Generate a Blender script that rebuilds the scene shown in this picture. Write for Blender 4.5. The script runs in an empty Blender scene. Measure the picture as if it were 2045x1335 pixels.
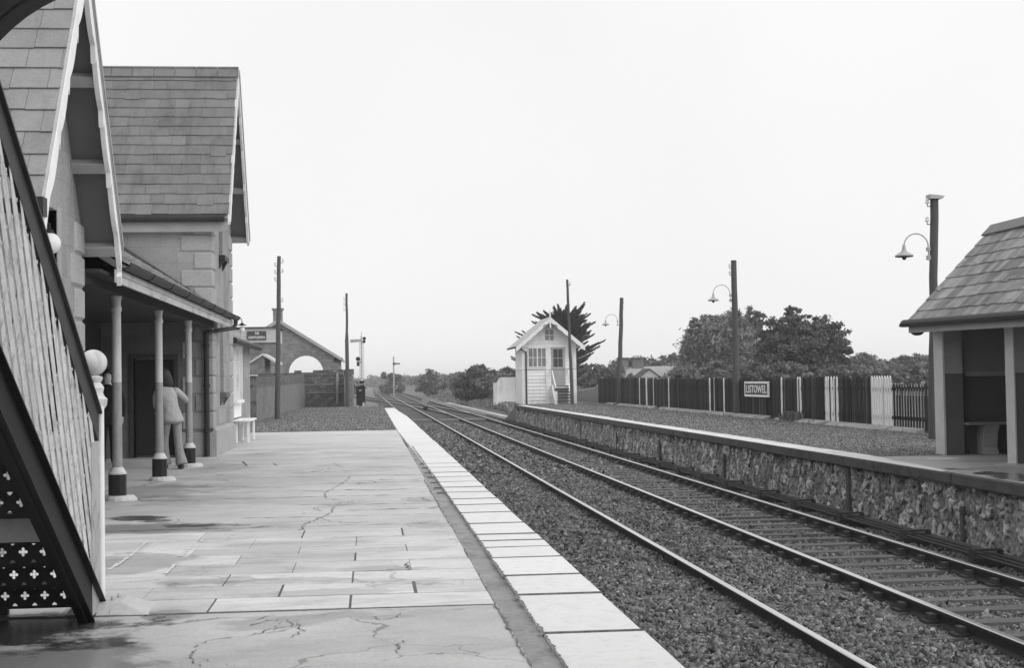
import bpy, math, random
import numpy as np
from math import sin, cos, pi, radians, sqrt, atan2
from mathutils import Vector, Matrix
random.seed(7); rng = np.random.default_rng(11)
S = bpy.context.scene; COL = S.collection

# ------------------------------------------------------------------ camera
HE = 1.45
BR = (0.9949016767765049, -0.09962024128687239, -0.01569907873871624)
BU = (0.012385853462416618, -0.033790345462858286, 0.9993521917660002)
BF = (0.10008618376832354, 0.9944516177670214, 0.032384189649385275)
cd = bpy.data.cameras.new('camera'); cam = bpy.data.objects.new('camera', cd); COL.objects.link(cam)
cd.sensor_width = 36.0; cd.lens = 36.0*2840/2045; cd.clip_end = 20000; cd.clip_start = 0.05
cam.matrix_world = Matrix(((BR[0], BU[0], -BF[0], 0), (BR[1], BU[1], -BF[1], 0), (BR[2], BU[2], -BF[2], HE), (0, 0, 0, 1)))
S.camera = cam

def gp(px, py, z=0.0):           # where a line of sight meets a level surface (used to survey ground marks)
    a = (px-1022.5)/2840; b = -(py-667.5)/2840
    d = [BR[i]*a+BU[i]*b+BF[i] for i in range(3)]
    t = (z-HE)/d[2]
    return (d[0]*t, d[1]*t, z)

# ------------------------------------------------------------------ materials
def nd(nt, t, **kw):
    n = nt.nodes.new(t)
    for k, v in kw.items(): setattr(n, k, v)
    return n
def mth(nt, op, a, b=None, c=None, clamp=False):
    n = nt.nodes.new('ShaderNodeMath'); n.operation = op; n.use_clamp = clamp
    for i, v in enumerate((a, b, c)):
        if v is None: continue
        if isinstance(v, (int, float)): n.inputs[i].default_value = v
        else: nt.links.new(v, n.inputs[i])
    return n.outputs[0]
def noise(nt, vec, scale, detail=4, rough=.6, dist=0):
    n = nd(nt, 'ShaderNodeTexNoise'); n.inputs['Scale'].default_value = scale
    n.inputs['Detail'].default_value = detail; n.inputs['Roughness'].default_value = rough
    n.inputs['Distortion'].default_value = dist
    nt.links.new(vec, n.inputs['Vector']); return n.outputs[0]
def mat(name, col, rough=.85, var=.2, s1=1.5, s2=30, v2=None, bump=.15, bdist=.01, tone=0., spec=.3, metal=0.,
        stretch=(1, 1, 1), brick=None, stain=0., sst=(1, 1, 1), patches=(), hair=0., wob=(.09, .05)):
    m = bpy.data.materials.new(name); m.use_nodes = True; nt = m.node_tree
    b = nt.nodes['Principled BSDF']; L = nt.links.new
    b.inputs['Roughness'].default_value = rough; b.inputs['Metallic'].default_value = metal
    b.inputs['Specular IOR Level'].default_value = spec
    tc = nd(nt, 'ShaderNodeTexCoord'); co = tc.outputs['Object']
    mp = nd(nt, 'ShaderNodeMapping'); mp.inputs['Scale'].default_value = stretch; L(co, mp.inputs[0]); v = mp.outputs[0]
    if v2 is None: v2 = var
    n1 = noise(nt, v, s1, 5, .6); n2 = noise(nt, v, s2, 4, .7)
    k = mth(nt, 'MULTIPLY_ADD', mth(nt, 'SUBTRACT', n1, .5), 3.2*var, 1.)
    k2 = mth(nt, 'MULTIPLY_ADD', mth(nt, 'SUBTRACT', n2, .5), 2.6*v2, 1.)
    k = mth(nt, 'MULTIPLY', k, k2)
    height = n2
    if tone:
        at = nd(nt, 'ShaderNodeAttribute', attribute_name='tone')
        k = mth(nt, 'MULTIPLY', k, mth(nt, 'MULTIPLY_ADD', mth(nt, 'SUBTRACT', at.outputs['Fac'], .5), 2*tone, 1.))
    if brick:
        bw, bh, mort, mv, bvar = brick
        sx = nd(nt, 'ShaderNodeSeparateXYZ'); L(co, sx.inputs[0])
        cx = nd(nt, 'ShaderNodeCombineXYZ'); L(mth(nt, 'ADD', sx.outputs[0], sx.outputs[1]), cx.inputs[0]); L(sx.outputs[2], cx.inputs[1])
        wbn = nd(nt, 'ShaderNodeTexNoise'); wbn.inputs['Scale'].default_value = 2.2; L(co, wbn.inputs['Vector'])
        vm = nd(nt, 'ShaderNodeVectorMath', operation='MULTIPLY_ADD'); L(wbn.outputs['Color'], vm.inputs[0])
        vm.inputs[1].default_value = (wob[0], wob[1], 0); L(cx.outputs[0], vm.inputs[2])
        bt = nd(nt, 'ShaderNodeTexBrick'); L(vm.outputs[0], bt.inputs['Vector'])
        bt.inputs['Scale'].default_value = 1.; bt.inputs['Brick Width'].default_value = bw; bt.inputs['Row Height'].default_value = bh
        bt.inputs['Mortar Size'].default_value = mort; bt.inputs['Mortar Smooth'].default_value = .3; bt.offset_frequency = 2
        bt.inputs['Color1'].default_value = (1-bvar,)*3+(1,); bt.inputs['Color2'].default_value = (1+bvar,)*3+(1,); bt.inputs['Mortar'].default_value = (mv,)*3+(1,)
        g = nd(nt, 'ShaderNodeRGBToBW'); L(bt.outputs['Color'], g.inputs[0]); k = mth(nt, 'MULTIPLY', k, g.outputs[0])
        height = mth(nt, 'MULTIPLY_ADD', bt.outputs['Fac'], -1.5, n2)
    if stain:
        mp2 = nd(nt, 'ShaderNodeMapping'); mp2.inputs['Scale'].default_value = sst; L(co, mp2.inputs[0])
        n3 = noise(nt, mp2.outputs[0], 1., 6, .65, .6)
        r = nd(nt, 'ShaderNodeMapRange'); L(n3, r.inputs[0]); r.inputs[1].default_value = .5; r.inputs[2].default_value = .68
        r.inputs[3].default_value = 1.; r.inputs[4].default_value = 1.-stain
        k = mth(nt, 'MULTIPLY', k, r.outputs[0])
    if hair:
        dn = nd(nt, 'ShaderNodeTexNoise'); dn.inputs['Scale'].default_value = 1.7; dn.inputs['Detail'].default_value = 6; L(co, dn.inputs['Vector'])
        va = nd(nt, 'ShaderNodeVectorMath', operation='MULTIPLY_ADD'); L(dn.outputs['Color'], va.inputs[0]); va.inputs[1].default_value = (.9, .9, 0); L(co, va.inputs[2])
        vo = nd(nt, 'ShaderNodeTexVoronoi', feature='DISTANCE_TO_EDGE'); vo.inputs['Scale'].default_value = .62; L(va.outputs[0], vo.inputs['Vector'])
        ms = noise(nt, co, .45, 2, .5); thr = mth(nt, 'MULTIPLY', mth(nt, 'SUBTRACT', ms, .47, None, True), .09)
        lt = mth(nt, 'LESS_THAN', vo.outputs['Distance'], thr); k = mth(nt, 'MULTIPLY', k, mth(nt, 'MULTIPLY_ADD', lt, -hair, 1.))
    if patches:
        spx = nd(nt, 'ShaderNodeSeparateXYZ'); L(co, spx.inputs[0]); pn = noise(nt, co, 2.6, 5, .65); pn2 = noise(nt, co, .9, 3, .6)
        pj = mth(nt, 'ADD', mth(nt, 'MULTIPLY', mth(nt, 'SUBTRACT', pn, .5), 2.2), mth(nt, 'MULTIPLY', mth(nt, 'SUBTRACT', pn2, .5), 1.8)); wet = None  # wet: product of all patches, dry dark and pale ones too
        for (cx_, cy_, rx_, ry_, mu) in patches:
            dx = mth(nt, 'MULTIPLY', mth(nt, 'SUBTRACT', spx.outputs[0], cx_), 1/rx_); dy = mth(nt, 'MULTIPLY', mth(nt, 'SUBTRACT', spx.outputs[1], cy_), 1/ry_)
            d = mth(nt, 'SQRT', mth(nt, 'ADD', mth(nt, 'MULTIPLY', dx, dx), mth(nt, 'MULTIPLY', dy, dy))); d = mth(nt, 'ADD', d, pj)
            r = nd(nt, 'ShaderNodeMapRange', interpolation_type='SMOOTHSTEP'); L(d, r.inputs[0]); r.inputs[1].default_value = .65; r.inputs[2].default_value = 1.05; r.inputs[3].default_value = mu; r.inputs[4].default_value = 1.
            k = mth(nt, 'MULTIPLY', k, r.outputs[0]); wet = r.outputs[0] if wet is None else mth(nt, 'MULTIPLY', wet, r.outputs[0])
        L(mth(nt, 'MULTIPLY', mth(nt, 'MAXIMUM', wet, .35), rough), b.inputs['Roughness'])
    val = mth(nt, 'MULTIPLY', k, col)
    val = mth(nt, 'MINIMUM', mth(nt, 'MAXIMUM', val, .004), .92)
    cc = nd(nt, 'ShaderNodeCombineColor')
    for i in range(3): L(val, cc.inputs[i])
    L(cc.outputs[0], b.inputs['Base Color'])
    if bump:
        bp = nd(nt, 'ShaderNodeBump'); bp.inputs['Strength'].default_value = bump; bp.inputs['Distance'].default_value = bdist
        L(height, bp.inputs['Height']); L(bp.outputs[0], b.inputs['Normal'])
    return m

M = {}
FLOOR_PATCHES = []  # puddles, damp and pale patches, and a darker floor under the stair
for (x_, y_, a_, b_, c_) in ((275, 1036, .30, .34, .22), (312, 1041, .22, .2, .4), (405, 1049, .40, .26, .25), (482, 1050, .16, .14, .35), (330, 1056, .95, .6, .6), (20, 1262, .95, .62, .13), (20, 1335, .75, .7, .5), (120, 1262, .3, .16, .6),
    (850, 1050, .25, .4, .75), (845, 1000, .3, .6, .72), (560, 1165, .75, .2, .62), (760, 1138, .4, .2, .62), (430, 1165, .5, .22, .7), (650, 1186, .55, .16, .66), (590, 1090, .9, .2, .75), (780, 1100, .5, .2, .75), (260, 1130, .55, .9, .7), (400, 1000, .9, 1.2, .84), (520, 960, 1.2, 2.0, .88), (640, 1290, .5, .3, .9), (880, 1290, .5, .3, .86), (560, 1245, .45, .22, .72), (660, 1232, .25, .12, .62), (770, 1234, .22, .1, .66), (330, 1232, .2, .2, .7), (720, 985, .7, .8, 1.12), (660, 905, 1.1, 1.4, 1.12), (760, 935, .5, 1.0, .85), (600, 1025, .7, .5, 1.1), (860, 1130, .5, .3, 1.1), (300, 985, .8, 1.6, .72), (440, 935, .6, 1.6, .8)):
    p_ = gp(x_, y_, 0); FLOOR_PATCHES.append((p_[0], p_[1], a_, b_, c_))
M['ashlar'] = mat('station ashlar', .31, var=.18, s1=1.1, s2=30, v2=.38, brick=(.66, .33, .006, .82, .11), wob=(.10, .07), bump=.35, stain=.22, sst=(1.2, 1.2, .5))
M['quoin'] = mat('dressed quoin stone', .36, var=.16, s1=2, s2=36, v2=.34, tone=.10, bump=.3)
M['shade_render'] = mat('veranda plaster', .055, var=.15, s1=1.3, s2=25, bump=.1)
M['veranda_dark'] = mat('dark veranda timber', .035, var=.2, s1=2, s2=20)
M['slate'] = mat('roof slate', .185, rough=.66, var=.18, s1=2.5, s2=40, v2=.22, tone=.16, bump=.25, spec=.35, stain=.32, sst=(2.6, .8, .8))
M['porchstone'] = mat('shaded porch stone', .15, var=.2, s1=1.1, s2=30, brick=(.62, .31, .008, .78, .09), bump=.3)  # station ashlar darkened, the veranda's shade put into its colour
M['slate_gloss'] = mat('roof slate with painted gloss', .265, rough=.6, var=.18, s1=2.5, s2=40, v2=.22, tone=.14, bump=.25, spec=.35, stain=.25, sst=(2.6, .8, .8))  # near slope's slate, its gloss at that angle painted as a paler colour
M['slate_sheen'] = mat('slate with sky sheen painted in', .46, rough=.45, var=.18, s1=3, s2=30, v2=.2, tone=.2, bump=.2, spec=.5, stain=.4, sst=(2, 5, 2))  # glancing sky reflection painted into the lean-to slate as a paler base
M['slate_old'] = mat('weathered shelter slate', .27, rough=.7, var=.24, s1=4, s2=30, v2=.38, tone=.5, bump=.4, stain=.35, sst=(7, 2.2, 3))
M['white'] = mat('white gloss paint', .88, rough=.5, var=.07, s1=3, s2=25, v2=.06, stain=.18, sst=(4, 4, 2), bump=.08)
M['cream'] = mat('cream column paint', .56, rough=.45, var=.08, s1=3, s2=30, bump=.05, spec=.4, stain=.2, sst=(5, 5, 2))
M['midpaint'] = mat('grey dado paint', .30, rough=.45, var=.1, s1=3, s2=30, bump=.05, spec=.4, stain=.25, sst=(5, 5, 2))
M['black'] = mat('black paint', .018, rough=.45, var=.3, s1=4, s2=30, bump=.05)
M['iron'] = mat('dark ironwork', .012, rough=.6, var=.35, s1=5, s2=40, bump=.2)
M['iron2'] = mat('worn dark rail paint', .045, rough=.6, var=.35, s1=5, s2=30, bump=.2)
M['gutter'] = mat('dark gutter iron', .03, rough=.55, var=.4, s1=2.5, s2=25, bump=.15)
M['soffit'] = mat('painted soffit boards', .155, rough=.8, var=.08, s1=2, s2=60, bump=.05)
M['purlin'] = mat('painted purlin timber', .36, rough=.75, var=.15, s1=4, s2=40, bump=.15)
M['fascia'] = mat('white fascia board', .62, rough=.6, var=.12, s1=2, s2=20, stain=.35, sst=(4, 1.2, 4))
M['railing'] = mat('chipped pale railing paint', .60, rough=.6, var=.16, s1=8, s2=60, v2=.16, tone=.14, bump=.15, stain=.45, sst=(14, 14, 14))
M['railing2'] = mat('pale post paint', .66, rough=.5, var=.12, s1=6, s2=50, v2=.12, bump=.12, stain=.3, sst=(9, 9, 7))
M['railing3'] = mat('rusting plate paint', .42, rough=.6, var=.16, s1=7, s2=50, v2=.16, bump=.15, stain=.5, sst=(10, 10, 6))
M['door'] = mat('dark door paint', .022, rough=.5, var=.2)
M['glass'] = mat('window glass', .05, rough=.12, var=.3, s1=2, s2=6, spec=.6, bump=.03)
M['concrete'] = mat('worn platform concrete', .51, rough=.62, var=.20, s1=.8, s2=34, v2=.22, bump=.3, bdist=.006, stain=.22, sst=(.5, .9, 1), patches=FLOOR_PATCHES, hair=.45)
M['flag'] = mat('pale flagstone', .55, rough=.55, var=.18, s1=1.4, s2=34, v2=.18, tone=.26, bump=.25, bdist=.005, stain=.3, sst=(.8, 2.4, 1), patches=FLOOR_PATCHES, hair=.3)
M['joint'] = mat('dark dirt joint', .12, var=.4, s1=8, s2=50)
M['crack'] = mat('cracked concrete edge', .17, var=.5, s1=12, s2=60)
M['lightjoint'] = mat('pale mortar joint', .66, var=.2, s1=8, s2=50)
M['palepave'] = mat('pale paving', .56, rough=.6, var=.13, s1=.6, s2=20, v2=.08, bump=.15, stain=.25, sst=(.35, 1.6, 1))
M['gravel'] = mat('grey platform gravel', .17, rough=.95, var=.16, s1=.5, s2=24, v2=.75, bump=.6, bdist=.02, stain=.18, sst=(.3, .5, 1))
M['apron'] = mat('shelter concrete apron', .36, rough=.6, var=.18, s1=.8, s2=24, v2=.12, bump=.2, stain=.25, sst=(.7, .8, 1), patches=[(8.85, 18.6, .40, 1.9, .38), (9.4, 19.5, .8, 2.2, .7), (9.7, 23.4, .35, .2, 1.7), (10.1, 22.5, .5, .6, .8)], hair=.3)
M['coping'] = mat('white painted coping', .75, rough=.7, var=.05, s1=1.5, s2=45, v2=.07, tone=.05, bump=.3, bdist=.006, stain=.12, sst=(9, 9, 9))
M['whiteline'] = mat('worn white edge line', .66, rough=.75, var=.10, s1=1.4, s2=30, v2=.12, stain=.25, sst=(3, 1.1, 1))
M['lip'] = mat('dark edging concrete', .085, rough=.9, var=.25, s1=2, s2=30, v2=.25, bump=.4, stain=.35, sst=(2, 2.6, 5))
M['drain'] = mat('gutter strip concrete', .29, rough=.7, var=.28, s1=1.6, s2=28, v2=.25, bump=.35, stain=.4, sst=(3, 1.2, 1))
M['wet'] = mat('wet concrete', .075, rough=.25, var=.3, s1=3, s2=20, spec=.5, bump=.05)
M['damp'] = mat('damp concrete', .30, rough=.5, var=.25, s1=2, s2=20, spec=.4, bump=.1, stain=.3, sst=(.6, 2, 1))
M['stainmat'] = mat('oily stained concrete', .05, rough=.6, var=.5, s1=2, s2=14)
M['ballast'] = mat('ballast bed', .072, rough=.95, var=.35, s1=1.1, s2=26, v2=.6, bump=.8, bdist=.03)
M['stone'] = mat('ballast stone', .145, rough=.9, var=.2, s1=.9, s2=60, v2=.3, tone=.65, bump=.1)
M['gravelstone'] = mat('platform gravel stone', .20, rough=.95, var=.15, s1=.9, s2=60, v2=.2, tone=.7, bump=.1)
M['railside'] = mat('rusty rail web', .030, rough=.75, var=.3, s1=4, s2=40, bump=.2)
M['railtop'] = mat('polished rail head', .62, rough=.28, var=.06, s1=2, s2=20, metal=.9, bump=.02)
M['sleeper'] = mat('weathered sleeper', .13, rough=.9, var=.25, s1=2, s2=14, v2=.35, stretch=(1, 7, 7), bump=.4, tone=.2)
M['chair'] = mat('rail chair iron', .05, rough=.8, var=.3)
M['rubble'] = mat('rubble stone wall', .32, rough=.95, var=.3, s1=2.2, s2=18, v2=.55, tone=.85, bump=.5, stain=.3, sst=(3, 3.2, 1.1))
M['rubble2'] = mat('dark rubble boundary wall', .12, rough=.95, var=.25, s1=1.3, s2=9, v2=.45, brick=(.36, .15, .012, 1.3, .45), bump=.6, wob=(.30, .16))
M['rubble3'] = mat('pale rendered rubble wall', .19, rough=.95, var=.28, s1=1.4, s2=6, v2=.5, brick=(.42, .2, .012, .95, .10), bump=.5, wob=(.3, .18))
M['shedstone'] = mat('goods shed stone', .215, rough=.95, var=.2, s1=.5, s2=4, v2=.35, brick=(.46, .2, .014, 1.1, .22), bump=.5, wob=(.32, .18))
M['shedroof'] = mat('pale shed roofing', .40, rough=.8, var=.12, s1=.6, s2=6)
M['palewash'] = mat('faded limewash', .55, rough=.85, var=.12, s1=.8, s2=8)
M['clap'] = mat('white weatherboard', .88, rough=.7, var=.08, s1=1.5, s2=12, v2=.06, tone=.12, bump=.15, stain=.22, sst=(2.5, 2.5, .8))
M['greydoor'] = mat('grey cabin door', .42, rough=.7, var=.12, s1=2, s2=12)
M['cabroof'] = mat('pale cabin roof felt', .50, rough=.8, var=.12, s1=1, s2=9, tone=.12)
M['picket'] = mat('creosoted picket', .026, rough=.85, var=.3, s1=3, s2=20, v2=.4, stretch=(6, 6, .8), tone=.85, bump=.3)
M['picketw'] = mat('white picket', .70, rough=.7, var=.12, s1=4, s2=25, stretch=(5, 5, 1), bump=.2, stain=.2, sst=(9, 9, 3))
M['pole'] = mat('tarred timber pole', .09, rough=.85, var=.3, s1=3, s2=18, v2=.35, stretch=(7, 7, .7), tone=.2, bump=.4)
M['porcelain'] = mat('white porcelain', .80, rough=.3, var=.04)
M['lampgrey'] = mat('grey enamel lamp', .40, rough=.5, var=.1)
M['signdark'] = mat('dark enamel', .07, rough=.4, var=.15)
M['signfield'] = mat('faded sign field', .055, rough=.6, var=.3, s1=3, s2=20)
M['shelterlight'] = mat('shelter pebble dash', .36, rough=.95, var=.15, s1=3, s2=60, v2=.25, bump=.4)
M['shelterwhite'] = mat('shelter pale edge', .54, rough=.9, var=.15, s1=3, s2=60, v2=.2, bump=.3)
M['shelterdark'] = mat('shelter dado paint', .13, rough=.8, var=.15, s1=2, s2=50, bump=.3)
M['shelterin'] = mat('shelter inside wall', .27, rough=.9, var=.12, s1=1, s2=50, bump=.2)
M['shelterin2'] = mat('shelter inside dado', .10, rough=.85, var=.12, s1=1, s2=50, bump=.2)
M['bench'] = mat('worn bench board', .22, rough=.7, var=.2, s1=3, s2=20, stretch=(1, 6, 6))
def leafy(name, col, tr=.35):
    m = mat(name, col, rough=.75, var=.12, s1=.5, s2=3, tone=.75, bump=0); nt = m.node_tree; b = nt.nodes['Principled BSDF']; o = nt.nodes['Material Output']
    t = nd(nt, 'ShaderNodeBsdfTranslucent'); mx = nd(nt, 'ShaderNodeMixShader'); mx.inputs[0].default_value = tr
    nt.links.new(b.inputs['Base Color'].links[0].from_socket, t.inputs['Color']); nt.links.new(b.outputs[0], mx.inputs[1]); nt.links.new(t.outputs[0], mx.inputs[2]); nt.links.new(mx.outputs[0], o.inputs['Surface']); return m
M['leaf'] = leafy('dark broadleaf', .135); M['leaf2'] = leafy('willow leaf', .25); M['leaf3'] = leafy('hedge leaf', .19); M['cypleaf'] = leafy('cypress foliage', .075, .2); M['blade'] = leafy('grass blade', .26)
M['bark'] = mat('bark', .06, rough=.95, var=.3, s1=4, s2=20)
M['grass'] = mat('rough grass', .17, rough=.95, var=.3, s1=.25, s2=2.2, v2=.4, bump=.5, bdist=.1)
M['farhill'] = mat('far hill', .12, rough=1, var=.2, s1=.01, s2=.05, bump=0)
M['skin'] = mat('skin', .62, rough=.6, var=.05, bump=.03)
M['hair'] = mat('dark hair', .022, rough=.5, var=.4, s1=20, s2=90, stretch=(1, 1, .25), bump=.4)
M['jacket'] = mat('pale grey jacket cloth', .42, rough=.9, var=.16, s1=9, s2=16, v2=.10, bump=.9, bdist=.03)
M['trouser'] = mat('grey trouser cloth', .29, rough=.9, var=.18, s1=7, s2=14, v2=.1, bump=.9, bdist=.03, stretch=(1, 1, .6))
M['suit'] = mat('black suit cloth', .012, rough=.9, var=.2, s1=4, s2=100, bump=.1)
M['shoe'] = mat('dark shoe leather', .05, rough=.5, var=.2)
M['pram'] = mat('dark pushchair cloth', .02, rough=.85, var=.2)
M['chrome'] = mat('pale tube metal', .7, rough=.3, var=.05, metal=.6)

# ------------------------------------------------------------------ mesh helpers
class MB:
    def __init__(s): s.v = []; s.f = []; s.t = []; s.m = []
    def face(s, idx, tone=.5, mi=0): s.f.append(tuple(idx)); s.t.append(tone); s.m.append(mi)
    def poly(s, pts, tone=.5, mi=0):
        b = len(s.v); s.v += [tuple(p) for p in pts]; s.face(range(b, b+len(pts)), tone, mi)
    def hexa(s, p, tone=.5, mi=0):      # 8 points: bottom 4 ccw, top 4 ccw
        b = len(s.v); s.v += [tuple(q) for q in p]
        for q in ((3, 2, 1, 0), (4, 5, 6, 7), (0, 1, 5, 4), (1, 2, 6, 5), (2, 3, 7, 6), (3, 0, 4, 7)): s.face([b+i for i in q], tone, mi)
    def box(s, x0, x1, y0, y1, z0, z1, tone=.5, mi=0):
        s.hexa([(x0, y0, z0), (x1, y0, z0), (x1, y1, z0), (x0, y1, z0), (x0, y0, z1), (x1, y0, z1), (x1, y1, z1), (x0, y1, z1)], tone, mi)
    def bar(s, a, b, w, h, up=(0, 0, 1), tone=.5):   # box along a->b, w sideways, h along up
        a = Vector(a); b = Vector(b); d = (b-a).normalized(); u = Vector(up); sd = d.cross(u).normalized(); u = sd.cross(d).normalized()
        p = []
        for q in ((-1, -1), (1, -1), (1, 1), (-1, 1)): p.append(a+sd*q[0]*w/2+u*q[1]*h/2)
        for q in ((-1, -1), (1, -1), (1, 1), (-1, 1)): p.append(b+sd*q[0]*w/2+u*q[1]*h/2)
        s.hexa([tuple(x) for x in p], tone)
    def tube(s, pts, r, n=8, tone=.5, caps=True):
        pts = [Vector(p) for p in pts]; rs = r if hasattr(r, '__len__') else [r]*len(pts); b = len(s.v)
        ref = None
        for i, p in enumerate(pts):
            d = (pts[min(i+1, len(pts)-1)]-pts[max(i-1, 0)]).normalized()
            if ref is None: ref = Vector((1, 0, 0)) if abs(d.x) < .8 else Vector((0, 1, 0))
            sd = (ref-d*ref.dot(d)).normalized(); ref = sd; u = d.cross(sd)
            for k in range(n):
                a = 2*pi*k/n; s.v.append(tuple(p+(sd*cos(a)+u*sin(a))*rs[i]))
        for i in range(len(pts)-1):
            for k in range(n):
                s.face((b+i*n+k, b+i*n+(k+1) % n, b+(i+1)*n+(k+1) % n, b+(i+1)*n+k), tone)
        if caps: s.face([b+k for k in range(n)][::-1], tone); s.face([b+(len(pts)-1)*n+k for k in range(n)], tone)
    def lathe(s, c, prof, n=24, tone=.5, ang=0):
        b = len(s.v)
        for r, z in prof:
            for k in range(n):
                a = 2*pi*k/n+ang; s.v.append((c[0]+r*cos(a), c[1]+r*sin(a), c[2]+z))
        for i in range(len(prof)-1):
            for k in range(n): s.face((b+i*n+k, b+i*n+(k+1) % n, b+(i+1)*n+(k+1) % n, b+(i+1)*n+k), tone)
        s.face([b+k for k in range(n)][::-1], tone); s.face([b+(len(prof)-1)*n+k for k in range(n)], tone)
    def prism(s, pts, axis, a0, a1, tone=.5):   # 2d polygon extruded along axis ('x': pts=(y,z), 'y': pts=(x,z), 'z': pts=(x,y))
        def mk(p, a): return {'x': (a, p[0], p[1]), 'y': (p[0], a, p[1]), 'z': (p[0], p[1], a)}[axis]
        b = len(s.v); n = len(pts)
        s.v += [mk(p, a0) for p in pts]+[mk(p, a1) for p in pts]
        s.face(range(b, b+n), tone); s.face(range(b+2*n-1, b+n-1, -1), tone)
        for k in range(n): s.face((b+k, b+n+k, b+n+(k+1) % n, b+(k+1) % n), tone)
    def ball(s, c, r, n=20, m=12, sc=(1, 1, 1)):
        prof = [(max(r*sin(pi*i/m), .0005), -r*cos(pi*i/m)*sc[2]) for i in range(m+1)]
        s.lathe(c, prof, n)
    def build(s, name, mats, parent=None, smooth=False, bevel=0, loc=None):
        me = bpy.data.meshes.new(name); off = Vector((0, 0, 0))
        p = parent
        while p is not None: off += p.location; p = p.parent
        if loc is not None: off += Vector(loc)
        me.from_pydata([(x-off.x, y-off.y, z-off.z) for x, y, z in s.v], [], s.f)
        if not isinstance(mats, (list, tuple)): mats = [mats]
        for m in mats: me.materials.append(M[m] if isinstance(m, str) else m)
        at = me.attributes.new('tone', 'FLOAT', 'FACE'); at.data.foreach_set('value', s.t)
        me.polygons.foreach_set('material_index', s.m)
        if smooth: me.polygons.foreach_set('use_smooth', [True]*len(me.polygons))
        me.update()
        import bmesh
        bm = bmesh.new(); bm.from_mesh(me); bmesh.ops.recalc_face_normals(bm, faces=bm.faces); bm.to_mesh(me); bm.free()
        if smooth:
            try: me.set_sharp_from_angle(angle=radians(40))
            except Exception: pass
        o = bpy.data.objects.new(name, me); COL.objects.link(o)
        if parent: o.parent = parent
        if loc is not None: o.location = loc
        if bevel:
            bv = o.modifiers.new('bevel', 'BEVEL'); bv.width = bevel; bv.segments = 1; bv.limit_method = 'ANGLE'
        return o

def np_mesh(name, verts, quads, m, tone=None, parent=None):     # big meshes from arrays
    me = bpy.data.meshes.new(name); nv = len(verts); nf, k = quads.shape
    off = np.zeros(3)
    p = parent
    while p is not None: off += np.array(p.location); p = p.parent
    me.vertices.add(nv); me.vertices.foreach_set('co', (verts-off).astype(np.float32).ravel())
    me.loops.add(nf*k); me.loops.foreach_set('vertex_index', quads.astype(np.int32).ravel())
    me.polygons.add(nf); me.polygons.foreach_set('loop_start', np.arange(0, nf*k, k, dtype=np.int32)); me.polygons.foreach_set('loop_total', np.full(nf, k, dtype=np.int32))
    me.materials.append(M[m])
    if tone is not None:
        at = me.attributes.new('tone', 'FLOAT', 'FACE'); at.data.foreach_set('value', tone.astype(np.float32))
    me.update(calc_edges=True); me.validate()
    o = bpy.data.objects.new(name, me); COL.objects.link(o)
    if parent: o.parent = parent
    return o

def tag(o, label=None, cat=None, group=None, kind=None):
    if label: o['label'] = label
    if cat: o['category'] = cat
    if group: o['group'] = group
    if kind: o['kind'] = kind
    return o
def empty(name, loc, label, cat, group=None):
    o = bpy.data.objects.new(name, None); COL.objects.link(o); o.location = loc; o.empty_display_size = .2
    return tag(o, label, cat, group)
def clone(o, parent=None):
    c = o.copy(); COL.objects.link(c)
    if parent: c.parent = parent
    for ch in list(o.children): clone(ch, c)
    return c

def text_mb(body, w, h, o, ux, uy, depth=.012, bold=.0):    # lettering fitted into w x h, centred on o
    cu = bpy.data.curves.new('lettering', 'FONT'); cu.body = body; cu.extrude = .01; cu.offset = bold; cu.resolution_u = 3
    cu.space_character = 1.06
    ob = bpy.data.objects.new('lettering', cu); COL.objects.link(ob)
    dg = bpy.context.evaluated_depsgraph_get(); dg.update()
    me = bpy.data.meshes.new_from_object(ob.evaluated_get(dg))
    bpy.data.objects.remove(ob); bpy.data.curves.remove(cu)
    co = np.array([v.co[:] for v in me.vertices]); mn = co.min(0); mx = co.max(0)
    o = Vector(o); ux = Vector(ux); uy = Vector(uy); un = ux.cross(uy)
    mb = MB()
    for c in co:
        a = ((c[0]-mn[0])/(mx[0]-mn[0])-.5)*w; b = ((c[1]-mn[1])/(mx[1]-mn[1])-.5)*h; d = (c[2]-mn[2])/(mx[2]-mn[2])*depth
        mb.v.append(tuple(o+ux*a+uy*b+un*d))
    for p in me.polygons: mb.face(p.vertices[:])
    bpy.data.meshes.remove(me)
    return mb

# ------------------------------------------------------------------ world and light: bright overcast, everything neutral grey
w = bpy.data.worlds.new('World'); S.world = w; w.use_nodes = True; nt = w.node_tree
bg = nt.nodes['Background']
SUN_EL, SUN_AZ = radians(36), radians(125)      # azimuth measured from +Y towards +X
sky = nd(nt, 'ShaderNodeTexSky', sky_type='NISHITA'); sky.sun_disc = False; sky.sun_elevation = SUN_EL; sky.sun_rotation = SUN_AZ
sky.air_density = 1.5; sky.dust_density = 4.0
bw = nd(nt, 'ShaderNodeRGBToBW'); nt.links.new(sky.outputs[0], bw.inputs[0])
tcw = nd(nt, 'ShaderNodeTexCoord')
cl = nd(nt, 'ShaderNodeTexNoise'); cl.inputs['Scale'].default_value = 2.4; cl.inputs['Detail'].default_value = 3; nt.links.new(tcw.outputs['Generated'], cl.inputs['Vector'])
deck = mth(nt, 'MULTIPLY_ADD', cl.outputs[0], 1.5, 7.35)            # the cloud deck
val = mth(nt, 'ADD', mth(nt, 'MULTIPLY', mth(nt, 'MINIMUM', bw.outputs[0], 14.), .03), deck)
cc = nd(nt, 'ShaderNodeCombineColor')
for i in range(3): nt.links.new(val, cc.inputs[i])
nt.links.new(cc.outputs[0], bg.inputs['Color']); bg.inputs['Strength'].default_value = .1
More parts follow.
